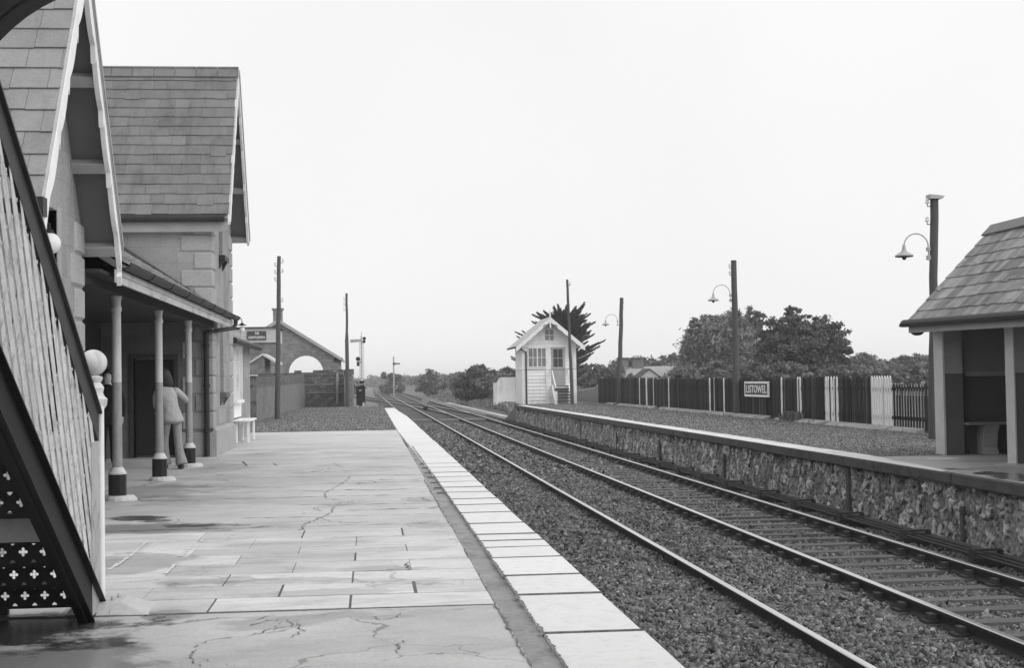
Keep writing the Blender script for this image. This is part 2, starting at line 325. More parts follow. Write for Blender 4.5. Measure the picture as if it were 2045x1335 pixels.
sd = bpy.data.lights.new('sun', 'SUN'); sd.energy = 1.3; sd.angle = radians(50); sd.color = (1, 1, 1)
so = bpy.data.objects.new('sun', sd); COL.objects.link(so)
sdir = Vector((sin(SUN_AZ)*cos(SUN_EL), cos(SUN_AZ)*cos(SUN_EL), sin(SUN_EL)))
so.rotation_euler = (-sdir).to_track_quat('-Z', 'Y').to_euler()
S.view_settings.view_transform = 'Standard'; S.view_settings.look = 'None'; S.view_settings.gamma = 1; S.view_settings.exposure = 0.22
S.render.engine = 'CYCLES'
S.cycles.max_bounces = 6; S.cycles.diffuse_bounces = 3; S.cycles.glossy_bounces = 2; S.cycles.volume_bounces = 1
S.cycles.use_adaptive_sampling = True

# ------------------------------------------------------------------ terrain
def smooth(a, b, x):
    t = np.clip((x-a)/(b-a), 0, 1); return t*t*(3-2*t)
def vnoise(x, y, s, seed):
    r = np.random.default_rng(seed); g = r.random((64, 64)); x = np.asarray(x)/s; y = np.asarray(y)/s
    xi = np.floor(x).astype(int); yi = np.floor(y).astype(int); fx = x-xi; fy = y-yi; fx = fx*fx*(3-2*fx); fy = fy*fy*(3-2*fy)
    q = lambda a, b: g[a % 64, b % 64]
    return (q(xi, yi)*(1-fx)+q(xi+1, yi)*fx)*(1-fy)+(q(xi, yi+1)*(1-fx)+q(xi+1, yi+1)*fx)*fy
def height(X, Y):
    z = np.full(X.shape, -1.12)
    bank = smooth(9.6, 14.5, X)*smooth(86, 100, Y)*(1-smooth(600, 900, Y))
    z = z+bank*(1.25+.5*vnoise(X, Y, 6, 3))
    z = np.maximum(z, -1.12+smooth(8.9, 9.6, X)*smooth(90, 99, Y)*(1-smooth(118, 150, Y))*.62)
    lb = (1-smooth(-9, -3.5, X))*smooth(130, 160, Y)*(1-smooth(600, 900, Y))
    z = z+lb*1.0
    z = z+(1-smooth(-1, 1, np.abs(X-4)/1000-.02))*0
    z = z+smooth(13.8, 14.6, X)*(1-smooth(82, 92, Y))*1.05*(Y > 5)
    z = z+np.where((np.abs(X-4) > 9), .12*(vnoise(X, Y, 3.1, 4)-.5), 0)
    far = smooth(700, 1500, np.hypot(X, Y)); z = z+far*1.5*vnoise(X, Y, 200, 5)
    return z
gx = np.unique(np.concatenate([np.linspace(-2500, -200, 14), np.linspace(-200, -20, 16), np.linspace(-20, 60, 161), np.linspace(60, 300, 30), np.linspace(300, 2500, 16)]))
gy = np.unique(np.concatenate([np.linspace(-800, -60, 8), np.linspace(-60, 60, 25), np.linspace(60, 240, 181), np.linspace(240, 1000, 90), np.linspace(1000, 2700, 20)]))
GX, GY = np.meshgrid(gx, gy); GZ = height(GX, GY)
idx = np.arange(GX.size).reshape(GX.shape)
q = np.stack([idx[:-1, :-1], idx[:-1, 1:], idx[1:, 1:], idx[1:, :-1]], -1).reshape(-1, 4)
o = np_mesh('ground', np.stack([GX, GY, GZ], -1).reshape(-1, 3), q, 'grass'); tag(o, kind='structure')
o.data.polygons.foreach_set('use_smooth', [True]*len(o.data.polygons))
# low hills on the horizon
def hill(name, y0, x0, x1, hmax, seed):
    xs = np.linspace(x0, x1, 90); mb = MB(); prof = hmax*(.35+.65*vnoise(xs, xs*0+seed*7.3, (x1-x0)/7, seed))*np.sin(np.linspace(0, pi, 90))**.5
    for k in range(89):
        for (ya, fa, yb, fb) in ((y0-250, 0, y0, 1), (y0, 1, y0+250, 0)):
            mb.poly([(xs[k], ya, -2+prof[k]*fa), (xs[k+1], ya, -2+prof[k+1]*fa), (xs[k+1], yb, -2+prof[k+1]*fb), (xs[k], yb, -2+prof[k]*fb)])
    tag(mb.build(name, 'farhill', smooth=True), kind='structure')
hill('hills', 1900, -900, 1300, 9.5, 3)
hill('hills', 2250, 60, 900, 16, 9)

# track bed
bx = np.arange(.9, 8.7, .13); by = np.concatenate([np.arange(-2, 40, .13), np.arange(40, 130, .8), np.arange(130, 620, 5)])
GX, GY = np.meshgrid(bx, by)
def bedz(X, Y):
    z = -1.03+.05*(vnoise(X, Y, .5, 21)-.5)+.03*(vnoise(X, Y, .17, 22)-.5)
    z = z+.05*np.exp(-((X-4.67)/.75)**2)+.035*np.exp(-((X-3.0)/.9)**2)+.02*np.exp(-((X-2.9)/1.3)**2)
    z = z-.10*smooth(7.5, 8.1, X)-.05*(1-smooth(.95, 1.2, X))
    return z
GZ = bedz(GX, GY); idx = np.arange(GX.size).reshape(GX.shape)
q = np.stack([idx[:-1, :-1], idx[:-1, 1:], idx[1:, 1:], idx[1:, :-1]], -1).reshape(-1, 4)
o = np_mesh('track_bed', np.stack([GX, GY, GZ], -1).reshape(-1, 3), q, 'ballast'); tag(o, kind='structure')

# loose ballast stones
def stones(n, x0, x1, y0, y1, s0, s1):
    X = rng.uniform(x0, x1, n); Y = rng.uniform(y0, y1, n); s = rng.uniform(s0, s1, n)
    fr = (Y-11.3)/.72; onsl = (np.abs(fr-np.round(fr)) < .17) & (X > 5.0) & (X < 7.65); keep = ~((Y < 90) & (bedz(np.array([6.3]), np.array([50.]))[0] < -.5) & onsl & (rng.random(n) < .38)); X, Y, s = X[keep], Y[keep], s[keep]; n = len(X)
    Z = bedz(X, Y)+s*.15
    base = np.array([(-1, -1, -1), (1, -1, -1), (1, 1, -1), (-1, 1, -1), (-1, -1, 1), (1, -1, 1), (1, 1, 1), (-1, 1, 1)], float)*.5
    V = base[None]*(1+rng.uniform(-.55, .25, (n, 8, 3)))*rng.uniform(.6, 1.25, (n, 1, 3))*np.array((1.2, 1.2, .55))
    q = rng.normal(size=(n, 4)); q /= np.linalg.norm(q, axis=1)[:, None]; a, b, c, d = q.T
    R = np.stack([1-2*(c*c+d*d), 2*(b*c-a*d), 2*(b*d+a*c), 2*(b*c+a*d), 1-2*(b*b+d*d), 2*(c*d-a*b), 2*(b*d-a*c), 2*(c*d+a*b), 1-2*(b*b+c*c)], -1).reshape(n, 3, 3)
    V = np.einsum('nij,nkj->nki', R, V)*s[:, None, None]+np.stack([X, Y, Z], -1)[:, None]
    F = np.array([(3, 2, 1, 0), (4, 5, 6, 7), (0, 1, 5, 4), (1, 2, 6, 5), (2, 3, 7, 6), (3, 0, 4, 7)])
    Q = F[None]+(np.arange(n)*8)[:, None, None]
    t = np.repeat(np.clip(rng.normal(.46, .36, n)+(rng.random(n) > .97)*.9, -.15, 1.9), 6)
    return V.reshape(-1, 3), Q.reshape(-1, 4), t
vs, qs, ts = [], [], []; nb = 0
for a in ((84000, 1.2, 8.3, 6.5, 18, .014, .055), (46000, 1.2, 8.3, 18, 36, .025, .066), (16000, 1.2, 8.3, 36, 80, .06, .10)):
    v, q, t = stones(*a); vs.append(v); qs.append(q+nb); ts.append(t); nb += len(v)
nbal = len(vs)
o = np_mesh('loose_ballast', np.concatenate(vs), np.concatenate(qs), 'stone', np.concatenate(ts)); tag(o, kind='stuff')

gz = bedz; bedz_keep = bedz
bedz = lambda X, Y: np.where(X > 5, .0, -.004)+0*X
vs, qs, ts = [], [], []; nb = 0
for a in ((30000, -4.3, .78, 43.2, 85.5, .012, .034), (22000, 9.0, 13.2, 24.4, 40, .010, .024), (26000, 8.9, 13.2, 40, 81, .014, .034)):
    v, q, t = stones(*a); vs.append(v); qs.append(q+nb); ts.append(t); nb += len(v)
o = np_mesh('loose_gravel', np.concatenate(vs), np.concatenate(qs), 'gravelstone', np.concatenate(ts)); tag(o, kind='stuff')
bedz = bedz_keep
# ------------------------------------------------------------------ tracks
G = 1.64; RZ = -.84
def offset_path(path, d):
    out = []
    for i, p in enumerate(path):
        a = path[max(i-1, 0)]; b = path[min(i+1, len(path)-1)]; dx, dy = b[0]-a[0], b[1]-a[1]; l = math.hypot(dx, dy)
        out.append((p[0]+d*dy/l, p[1]-d*dx/l))
    return out
RP = [(-.068, -.155), (.068, -.155), (.068, -.14), (.012, -.12), (.012, -.05), (.036, -.04), (.036, -.008), (.030, 0), (-.030, 0), (-.036, -.008), (-.036, -.04), (-.012, -.05), (-.012, -.12), (-.068, -.14)]
def rail(path, parent, fishplates=True, zz=RZ):
    mb = MB(); n = len(RP); prev = None
    for i, p in enumerate(path):
        a = path[max(i-1, 0)]; b = path[min(i+1, len(path)-1)]; dx, dy = b[0]-a[0], b[1]-a[1]; l = math.hypot(dx, dy); nx, ny = dy/l, -dx/l
        base = len(mb.v)
        for u, v in RP: mb.v.append((p[0]+nx*u, p[1]+ny*u, zz+v))
        if prev is not None:
            for k in range(n): mb.face((prev+k, prev+(k+1) % n, base+(k+1) % n, base+k), .5, 1 if k in (6, 7, 8) else 0)
        prev = base
    mb.face(range(n)); mb.face(range(prev, prev+n))
    return mb.build('rail', ['railside', 'railtop'], parent)
def sleeper_mb(mb, c, ang, zt, L=2.62, W=.25, tone=.5, chairs=True):
    ca, sa = cos(ang), sin(ang)
    def tr(x, y, z): return (c[0]+x*ca-y*sa, c[1]+x*sa+y*ca, z)
    j = random.uniform(-.02, .02)
    def bx(x0, x1, y0, y1, z0, z1, mi): mb.hexa([tr(x0, y0, z0), tr(x1, y0, z0), tr(x1, y1, z0), tr(x0, y1, z0), tr(x0, y0, z1), tr(x1, y0, z1), tr(x1, y1, z1), tr(x0, y1, z1)], tone, mi)
    bx(-L/2+j, L/2+j, -W/2, W/2, zt-.12, zt, 0)
    if chairs:
        for s in (-1, 1):
            x = s*G/2; bx(x-.17, x+.17, -.09, .09, zt, zt+.028, 1); bx(x-.12, x-.05, -.06, .06, zt+.028, zt+.09, 1); bx(x+.05, x+.12, -.06, .06, zt+.028, zt+.09, 1)
def heading(path, i):
    a = path[max(i-1, 0)]; b = path[min(i+1, len(path)-1)]; return atan2(b[1]-a[1], b[0]-a[0])-pi/2
def track(name, path, label, sl0, sl1, zt, group, step=.72, W=.25, near=80, chairs=True):
    r = empty(name, (path[0][0], path[0][1], RZ), label, 'railway track', group)
    for d in (-G/2, G/2): rail(offset_path(path, d), r)
    def at(y):
        for i in range(len(path)-1):
            if path[i][1] <= y <= path[i+1][1]:
                t = (y-path[i][1])/(path[i+1][1]-path[i][1]); return path[i][0]+t*(path[i+1][0]-path[i][0]), atan2(path[i+1][1]-path[i][1], path[i+1][0]-path[i][0])-pi/2
        return path[-1][0], 0
    y = sl0; k = 0; rest = MB()
    while y < sl1:
        x, a = at(y); tgt = MB() if k < near else rest
        sleeper_mb(tgt, (x, y), a+random.uniform(-.012, .012), zt+random.uniform(-.008, .008), W=W*random.uniform(.93, 1.07), tone=random.uniform(.2, .8), chairs=chairs and y < 90)
        if k < near: tgt.build('sleeper', ['sleeper', 'chair'], r)
        k += 1; y = sl0+k*step+step+random.uniform(-.02, .02)
    if rest.v: tag(rest.build('far_sleepers', ['sleeper', 'chair'], r), kind='stuff')
    return r
pm = [(6.31, -6)]+[(6.31, y) for y in range(10, 1500, 40)]
track('railway_track', pm, 'straight track beside the rubble platform wall, sleepers showing clear of the ballast', 11.3, 330, -.980, 'running lines')
pl = [(3.06, -6)]+[(3.06, y) for y in range(10, 100, 20)]+[(3.06-.85*((y-90)/230)**1.3, y) for y in range(100, 321, 20)]
for k in range(1, 21):
    t = k/20; e = t*t*(3-2*t); pl.append((2.21+4.1*e, 320+t*230))
track('railway_track', pl, 'track along the white coping with its sleepers nearly buried in ballast', 6.9, 300, -.975, 'running lines', near=60, chairs=False)
m = MB()
for yj in (5.5, 18.2, 30.9, 43.6, 56.3):
    for xx in (3.06-G/2, 3.06+G/2): m.box(xx-.05, xx+.05, yj-.25, yj+.25, RZ-.105, RZ-.05)
m.build('fishplate', 'railside', bpy.data.objects['railway_track.001'])
pc = []
for k in range(21):
    t = k/20; e = t*t*(3-2*t)*.5+t*.5; pc.append((6.31-8.3*e, 100+t*150))
track('crossover_track', pc, 'slanting connection crossing both running lines in the distance', 112, 240, -.995, None, near=0)

# barrow crossing of old boards, trunking by the far rail, small ground signal
r = empty('barrow_crossing', (3.0, 86.5, -.9), 'worn pale boards laid across both tracks near the platform ends', 'crossing')
for k in range(4):
    for (x0, x1) in ((1.3, 2.05), (2.45, 3.7), (4.1, 5.3), (5.7, 6.9)):
        if random.random() < .75:
            m = MB(); y = 85.2+k*.75+random.uniform(-.2, .2); m.box(x0, x1, y, y+.3, -.95, -.86+random.uniform(-.01, .01)); m.build('board', 'bench', r, bevel=.01)
r = empty('cable_trunking', (8.9, 88, -1), 'long pale lidded cable trunking running beyond the far platform ramp', 'trunking')
for k in range(34):
    m = MB(); y = 87.5+k*2.0; x = 8.75-.006*(y-88); m.box(x-.22+random.uniform(-.03, .03), x+.22, y, y+1.94, -1.1, -.88); m.build('lid', 'palewash', r)
r = empty('ground_signal', (4.6, 118.5, -1.0), 'small dark disc signal standing low between the two tracks', 'signal')
m = MB(); m.box(4.42, 4.78, 118.3, 118.7, -1.02, -.62); m.build('casing', 'iron', r, bevel=.02)
m = MB(); m.tube([(4.6, 118.5, -.62), (4.6, 118.5, -.2)], .06); m.build('post', 'lampgrey', r)
m = MB(); m.tube([(4.6, 118.30, -.1), (4.6, 118.34, -.1)], .3, 20); m.build('disc', 'midpaint', r)

# ------------------------------------------------------------------ left platform
EDGE = 1.55
pf = bpy.data.objects.new('platform', None); COL.objects.link(pf); tag(pf, kind='structure'); pf.location = (0, 0, 0)
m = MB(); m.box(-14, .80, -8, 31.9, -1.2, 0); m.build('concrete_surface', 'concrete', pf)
m = MB(); m.box(-14, .80, 31.9, 43.0, -1.2, -.002); m.build('pale_surface', 'palepave', pf)
m = MB(); m.box(-14, .80, 43.0, 86, -1.2, -.004); m.prism([(86, -.004), (96, -1.05), (96, -1.2), (86, -1.2)], 'x', -14, 1.4); m.build('gravel_surface', 'gravel', pf)
m = MB(); m.box(.80, 1.42, -8, 79.5, -1.2, -.06); m.build('platform_face', 'lip', pf)
# gutter strip and coping stones
m = MB(); y = -2
m.box(.80, .962, -8, 32, -.3, -.012); m.build('gutter_strip', 'drain', pf)
js = [-1.2, .1, 1.3, 2.6, 3.9, 5.2, 6.6, 8.10, 9.57, 10.52, 11.58, 12.3, 12.83, 13.37, 14.4, 15.6, 16.6, 17.44, 18.5, 19.4]
while js[-1] < 79: js.append(js[-1]+random.uniform(.85, 1.35))
js[-1] = 79.4
cop = MB()
for a, b in zip(js[:-1], js[1:]):
    g = random.choice((.008, .012, .018)) if a < 32 else .010; x0 = .975 if a < 18 else (.975-.16*min(1, (a-18)/24)); x1 = EDGE+random.uniform(-.008, .008)
    if b > 60: x1 -= .012*(b-60)
    z = .004+random.uniform(-.004, .004); dz = random.uniform(-.003, .003)
    c0 = random.uniform(0, .012)
    cop.hexa([(x0-.01, a+g, -.13), (x1, a+g, -.13), (x1, b-g, -.13), (x0-.01, b-g, -.13), (x0-c0, a+g, z), (x1, a+g, z+dz), (x1+random.uniform(-.006, .006), b-g, z+dz), (x0-c0, b-g, z)], random.uniform(.1, .9))
cop.build('coping', 'coping', pf, bevel=.008)
m = MB()
for j in js[1:-1]:
    wj = random.choice((.003, .005, .009)) if j > 10 else .010
    if j > 26: continue
    m.hexa([(.965 if j < 18 else .85, j-wj, -.1), (EDGE-.004, j-wj, -.1), (EDGE-.004, j+wj, -.1), (.965 if j < 18 else .85, j+wj, -.1), (.965 if j < 18 else .85, j-wj*random.uniform(.5, 1), .0095), (EDGE-.004, j-wj*random.uniform(.3, 1), .0095), (EDGE-.004, j+wj*random.uniform(.5, 1), .0095), (.965 if j < 18 else .85, j+wj*random.uniform(.3, 1), .0095)])
m.build('coping_joint', 'crack', pf)
# flagstones near the camera: rows of staggered slabs with open dark joints
rows = [9.22, 9.78, 10.36, 10.98, 11.62, 12.19, 12.71, 13.43, 14.15]
m = MB(); m.box(-3.3, .795, rows[0]-.02, rows[-1]+.02, -.02, .003); m.build('flag_bed', 'joint', pf)
fl = MB()
for i, (a, b) in enumerate(zip(rows[:-1], rows[1:])):
    x = .79; first = True; w0 = .93 if i % 2 == 0 else .49
    while x > -3.25:
        wd = (w0 if first else .93*random.uniform(.97, 1.03)); first = False
        x0 = max(x-wd, -3.28); gx_ = random.choice((.002, .004, .008, .012, .015)) if x0 > -1.2 else .003
        sl = -.018*0
        tn = random.uniform(.25, .95); z = .007+random.uniform(0, .003)
        y_a = a+.010+random.uniform(0, .010); y_b = b-.010-random.uniform(0, .008)
        sk = lambda xx: -.020*(xx+.5)*0.5
        fl.hexa([(x0+gx_, y_a+sk(x0), -.01), (x-gx_, y_a+sk(x), -.01), (x-gx_, y_b+sk(x), -.01), (x0+gx_, y_b+sk(x0), -.01), (x0+gx_, y_a+sk(x0), z), (x-gx_, y_a+sk(x), z), (x-gx_, y_b+sk(x), z), (x0+gx_, y_b+sk(x0), z)], tn)
        x = x0
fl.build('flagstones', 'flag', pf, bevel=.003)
# cracks, joints and damp marks surveyed on the concrete
def ribbon(mb, pts, w0, w1, z=.004, jit=.022, seg=.035):
    P = [Vector(p) for p in pts]; out = []
    for a, b in zip(P[:-1], P[1:]):
        n = max(1, int((b-a).length/seg))
        for k in range(n): out.append(a.lerp(b, k/n))
    out.append(P[-1]); prev = None; N = len(out)
    for i, p in enumerate(out):
        d = (out[min(i+1, N-1)]-out[max(i-1, 0)]).normalized(); sd = Vector((-d.y, d.x, 0))
        c = p+sd*random.uniform(-jit, jit)*(1 if 0 < i < N-1 else 0); wd = random.uniform(w0, w1)*(.25 if i in (0, N-1) else random.choice((.25, .6, .8, 1, 1, 1.5)))
        b = len(mb.v); mb.v += [tuple((c+sd*wd)[:2])+(z,), tuple((c-sd*wd)[:2])+(z,)]
        if prev is not None: mb.face((prev, prev+1, b+1, b))
        prev = b
cr = MB()
def px(*l): return [gp(x, y, 0) for x, y in l]
for pts, wa, wb in (
    (px((400, 1335), (385, 1312), (395, 1290), (430, 1278), (480, 1274), (515, 1268), (560, 1262), (590, 1255), (575, 1245), (600, 1240)), .004, .011),
    (px((500, 1252), (530, 1243), (560, 1238), (590, 1245), (605, 1262), (580, 1275)), .006, .017),
    (px((515, 1268), (540, 1258), (585, 1252), (612, 1246)), .008, .02), (px((505, 1240), (545, 1232), (560, 1228)), .004, .010),
    (px((545, 1262), (560, 1247), (552, 1236)), .004, .010),
    (px((625, 1234), (650, 1228), (690, 1226)), .005, .016), (px((740, 1232), (760, 1240), (790, 1236), (800, 1226)), .005, .014),
    (px((800, 1308), (792, 1296), (805, 1282), (830, 1278)), .006, .016),
    (px((400, 1318), (440, 1326), (470, 1335)), .004, .008),
    (px((255, 1224), (330, 1224), (420, 1224), (520, 1223), (640, 1222), (780, 1220), (930, 1219)), .003, .010),
    (px((300, 1250), (310, 1240), (325, 1232), (380, 1226)), .006, .02),
    (px((205, 1262), (225, 1243), (210, 1240)), .004, .009),
    (px((600, 1062), (608, 1048), (640, 1036), (660, 1026), (668, 1012), (690, 1010)), .006, .022),
    (px((640, 1014), (668, 1010), (692, 1008), (705, 1004)), .006, .02), (px((690, 1002), (650, 996), (648, 985), (668, 975), (690, 962), (700, 952)), .006, .02),
    (px((485, 922), (490, 928), (492, 932)), .02, .05), (px((545, 925), (553, 931)), .01, .03),
    (px((665, 925), (685, 935)), .008, .02), (px((800, 998), (840, 994), (858, 1002), (800, 1000)), .006, .03),
    (px((815, 1046), (822, 1058), (880, 1060)), .006, .014), (px((815, 1046), (880, 1040)), .004, .010),
    (px((820, 1142), (812, 1130), (816, 1127)), .014, .028),
    ): ribbon(cr, pts, wa*.36, wb*.42, z=.0135 if min(p[1] for p in pts) > 9.2 and max(p[1] for p in pts) < 14.2 else .004)
# broken seams on both sides of the gutter strip
ribbon(cr, [(.790, 7.0, 0), (.79, 9, 0), (.785, 12, 0), (.79, 17, 0), (.78, 21, 0)], .003, .012, z=.006, jit=.010, seg=.05)
ribbon(cr, [(.962, 5.0, 0), (.962, 9, 0), (.965, 14, 0), (.96, 21, 0)], .004, .015, z=.0125, jit=.010, seg=.05)
ribbon(cr, [(.96, 21, 0), (.93, 32, 0)], .004, .016, z=.0125, jit=.012, seg=.08)
for y_, xa, xb in ((14.6, -3.0, .6), (16.3, -.3, .78), (18.3, -2.0, .3), (20.7, -1.2, .76), (23.4, -2.5, .5), (27.0, -.8, .75), (29.3, -2.7, .4), (31.85, -4, .8), (33.6, -3.5, .8), (35.2, -4, .8), (37.4, -3.8, .8), (40, -4, .8)):
    ribbon(cr, [(xa, y_+random.uniform(-.12, .12), 0), ((xa*2+xb)/3, y_, 0), ((xa+2*xb)/3, y_+random.uniform(-.08, .08), 0), (xb, y_, 0)], .002, .022, z=.004, jit=.025, seg=.09)
cr.build('crack', 'crack', pf)
lj = MB()
for pts in (px((218, 1142), (262, 1113), (292, 1086)), px((330, 1150), (350, 1130)), px((360, 1115), (380, 1096)), px((400, 1085), (408, 1075))):
    ribbon(lj, pts, .012, .02, z=.0135, jit=.004)
for pts in (px((595, 948), (660, 936), (640, 946)), px((690, 979), (760, 979), (810, 978)), px((700, 950), (830, 949)), px((690, 934), (812, 932)), px((480, 1063), (520, 1062))):
    ribbon(lj, pts, .010, .03, z=.006, jit=.01)
for y_, xa, xb in ((15.6, -1.4, .75), (17.1, -.9, .6), (19.4, -2.6, .7), (22.3, -2.2, .72), (24.2, -.4, .7), (26.1, -2.7, -.5), (28.0, -2.5, .6), (30.2, -1.0, .6)):
    ribbon(lj, [(xa, y_+random.uniform(-.1, .1), 0), ((xa+xb)/2, y_, 0), (xb, y_+random.uniform(-.1, .1), 0)], .008, .03, z=.006, jit=.02, seg=.09)
lj.build('pale_joint', 'lightjoint', pf)
def blob(mb, c, rx, ry, z, n=28, j=.35, ang=0):
    ph = [random.uniform(0, 6.28) for _ in range(4)]
    pts = []
    for k in range(n):
        a = 2*pi*k/n; r = 1+j*(.5*sin(2*a+ph[0])+.35*sin(3*a+ph[1])+.3*sin(5*a+ph[2])+.2*sin(9*a+ph[3])); x = cos(a)*rx*r; y = sin(a)*ry*r
        pts.append((c[0]+x*cos(ang)-y*sin(ang), c[1]+x*sin(ang)+y*cos(ang), z))
    mb.poly(pts)
# ------------------------------------------------------------------ right platform
RX = 8.32
pr_ = bpy.data.objects.new('platform', None); COL.objects.link(pr_); tag(pr_, kind='structure')
m = MB(); m.box(RX+.05, 14.1, 24.2, 81.5, -.17, 0); m.box(8.5, 14.1, 24.2, 81.5, -1.2, -.17); m.prism([(81.5, 0), (89, -1.0), (89, -1.2), (81.5, -1.2)], 'x', RX+.1, 9.0); m.box(9.0, 14.1, 81.5, 89, -1.2, -.006); m.build('gravel_surface', 'gravel', pr_)
m = MB(); m.box(RX+.05, 14.1, 8, 24.2, -.17, .001); m.box(8.5, 14.1, 8, 24.2, -1.2, -.17); m.build('concrete_surface', 'apron', pr_)
m = MB()
ya = 8.0
while ya < 81.4:
    yb = min(ya+random.uniform(1.5, 2.2), 81.5); m.box(RX+random.uniform(-.012, .012), RX+.10, ya, yb-.006, -.155+random.uniform(-.015, .012), .006, random.uniform(.3, .7)); ya = yb
m.build('edging', 'lip', pr_, bevel=.012)
# white line, ragged inside edge
m = MB(); ys = np.arange(20.2, 81, .35); prev = None
for y in ys:
    wd = .46+.10*(vnoise(np.array([y]), np.array([0.]), 2.3, 31)[0]-.5)+random.uniform(-.03, .03)
    if y < 24: wd *= (y-19.6)/4.4
    if y > 60: wd *= .9
    b = len(m.v); m.v += [(RX+.01+random.uniform(0, .01), y, .010), (RX+.06+wd, y, .0095)]
    if prev is not None: m.face((prev, prev+1, b+1, b))
    prev = b
m.build('edge_line', 'whiteline', pr_)
# rubble face: stones modelled by relief
def rubble_face(y0, y1, z0, z1, dy, dz, cw, chh, seed, X0, depth):
    ys = np.arange(y0, y1+dy/2, dy); zs = np.arange(z0, z1+dz/2, dz); Y, Z = np.meshgrid(ys, zs); r = np.random.default_rng(seed)
    ni = int((y1-y0)/cw)+3; nj = int((z1-z0)/chh)+3; jit = r.random((ni+4, nj+4, 2)); ton = r.random((ni+4, nj+4))
    u = (Y-y0)/cw+.5*(vnoise(Y, Z, .5, seed+1)-.5)+.45*(vnoise(Y, Z, .09, seed+7)-.5); v = (Z-z0)/chh+.8*(vnoise(Y, Z, .6, seed+2)-.5)+.45*(vnoise(Y, Z, .08, seed+8)-.5); ui = np.floor(u).astype(int); vi = np.floor(v).astype(int)
    d1 = np.full(Y.shape, 9.); d2 = np.full(Y.shape, 9.); tn = np.zeros(Y.shape)
    for a in (-1, 0, 1):
        for b in (-1, 0, 1):
            i = np.clip(ui+a+1, 0, ni+3); j = np.clip(vi+b+1, 0, nj+3)
            cx = ui+a+.5+.8*(jit[i, j, 0]-.5)+.5*((vi+b) % 2); cy = vi+b+.5+.6*(jit[i, j, 1]-.5)
            d = np.maximum(np.abs(u-cx), .2)**2+(v-cy)**2*1.1
            closer = d < d1; d2 = np.where(closer, d1, np.minimum(d2, d)); tn = np.where(closer, ton[i, j], tn); d1 = np.where(closer, d, d1)
    e = np.sqrt(d2)-np.sqrt(d1); n1 = vnoise(Y, Z, .045, seed+3); n2 = vnoise(Y, Z*.35, .05, seed+4); n3 = vnoise(Y, Z, .3, seed+5)
    st = np.clip((e+.12*(n1-.5))/.13, 0, 1)
    X = X0-depth*(st**.7)*(.35+.8*tn)-.030*(n1-.5)-.02*(n3-.5)
    tone = .24+st*(.05+.62*tn**2.2)+.42*(n1-.5)*(.4+tn)+.35*(n2-.5)*tn+.25*(n3-.5)
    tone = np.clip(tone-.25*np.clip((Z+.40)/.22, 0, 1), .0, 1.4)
    V = np.stack([X, Y, Z], -1).reshape(-1, 3); idx = np.arange(Y.size).reshape(Y.shape)
    q = np.stack([idx[:-1, :-1], idx[1:, :-1], idx[1:, 1:], idx[:-1, 1:]], -1).reshape(-1, 4)
    t = tone[:-1, :-1].reshape(-1)
    return np_mesh('rubble_face', V, q, 'rubble', t, pr_)
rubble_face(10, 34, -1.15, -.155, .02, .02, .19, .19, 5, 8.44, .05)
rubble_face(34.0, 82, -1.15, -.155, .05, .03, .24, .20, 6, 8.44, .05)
m = MB(); m.box(8.45, 9, 10, 82, -1.15, -.19); m.build('wall_core', 'lip', pr_)
for (y, z0, z1, wd) in ((24.45, -.98, -.2, .13), (33.3, -1.0, -.4, .12), (40.9, -1.05, -.36, .18), (48.1, -1.05, -.4, .12), (56.4, -1.05, -.3, .12), (19.6, -.95, -.45, .10)):
    m = MB(); m.box(8.36, 8.46, y-wd/2, y+wd/2, z0, z1); m.build('batten', 'lip', pr_, bevel=.01)

# point rodding along the wall foot
r = empty('point_rodding', (8.1, 12, -1), 'dark point rodding on low roller stools at the foot of the rubble wall', 'point rodding')
for x in (7.86, 8.0, 8.14):
    m = MB(); m.tube([(x, 9, -.935), (x, 40, -.94), (x, 84, -.95), (x+.1, 100, -.96)], .019, 6); m.build('rod', 'chair', r)
m = MB(); m.box(8.24, 8.36, 9, 84, -1.1, -.955); m.build('baulk', 'lip', r)
y = 12.3
while y < 84:
    m = MB(); m.box(7.80, 8.36, y, y+.16, -1.08, -.985); m.box(7.80, 7.83, y, y+.16, -.985, -.875); m.box(8.19, 8.22, y, y+.16, -.985, -.875); m.box(7.80, 8.22, y+.03, y+.13, -.885, -.86)
    m.build('roller_stool', 'chair', r); y += random.uniform(2.3, 3.0)

# ------------------------------------------------------------------ station house
st = empty('station_house', (-5.5, 22, 0), 'stone station house with steep slate gables, white bargeboards and a columned veranda', 'station building')
WX = -3.15
def slates(mb, o, U, V, N, ul, vl, ex=.27, w=.31, th=.010):
    o = Vector(o); U = Vector(U); V = Vector(V); N = Vector(N); n = int(math.ceil(vl/ex))
    for i in range(n):
        v0 = i*ex-.02; v1 = min((i+1)*ex+.03, vl); x = -(w/2 if i % 2 else 0)-random.uniform(0, .06)
        while x < ul:
            wd = w*random.uniform(.9, 1.1); a = max(x, 0)+.002; b = min(x+wd, ul)-.002
            if b-a > .02:
                lift = .020+random.uniform(0, .006); dr = random.uniform(-.010, .010)-(random.uniform(.02, .06) if random.random() < .035 else 0); sag = random.uniform(-.002, .002)
                p = lambda u, v, h: tuple(o+U*u+V*v+N*h)
                mb.hexa([p(a, v0+dr, lift-th), p(b, v0+dr+sag, lift-th), p(b, v1, .001), p(a, v1, .001), p(a, v0+dr, lift), p(b, v0+dr+sag, lift), p(b, v1, .004), p(a, v1, .004)], random.uniform(.15, .85))
            x += wd
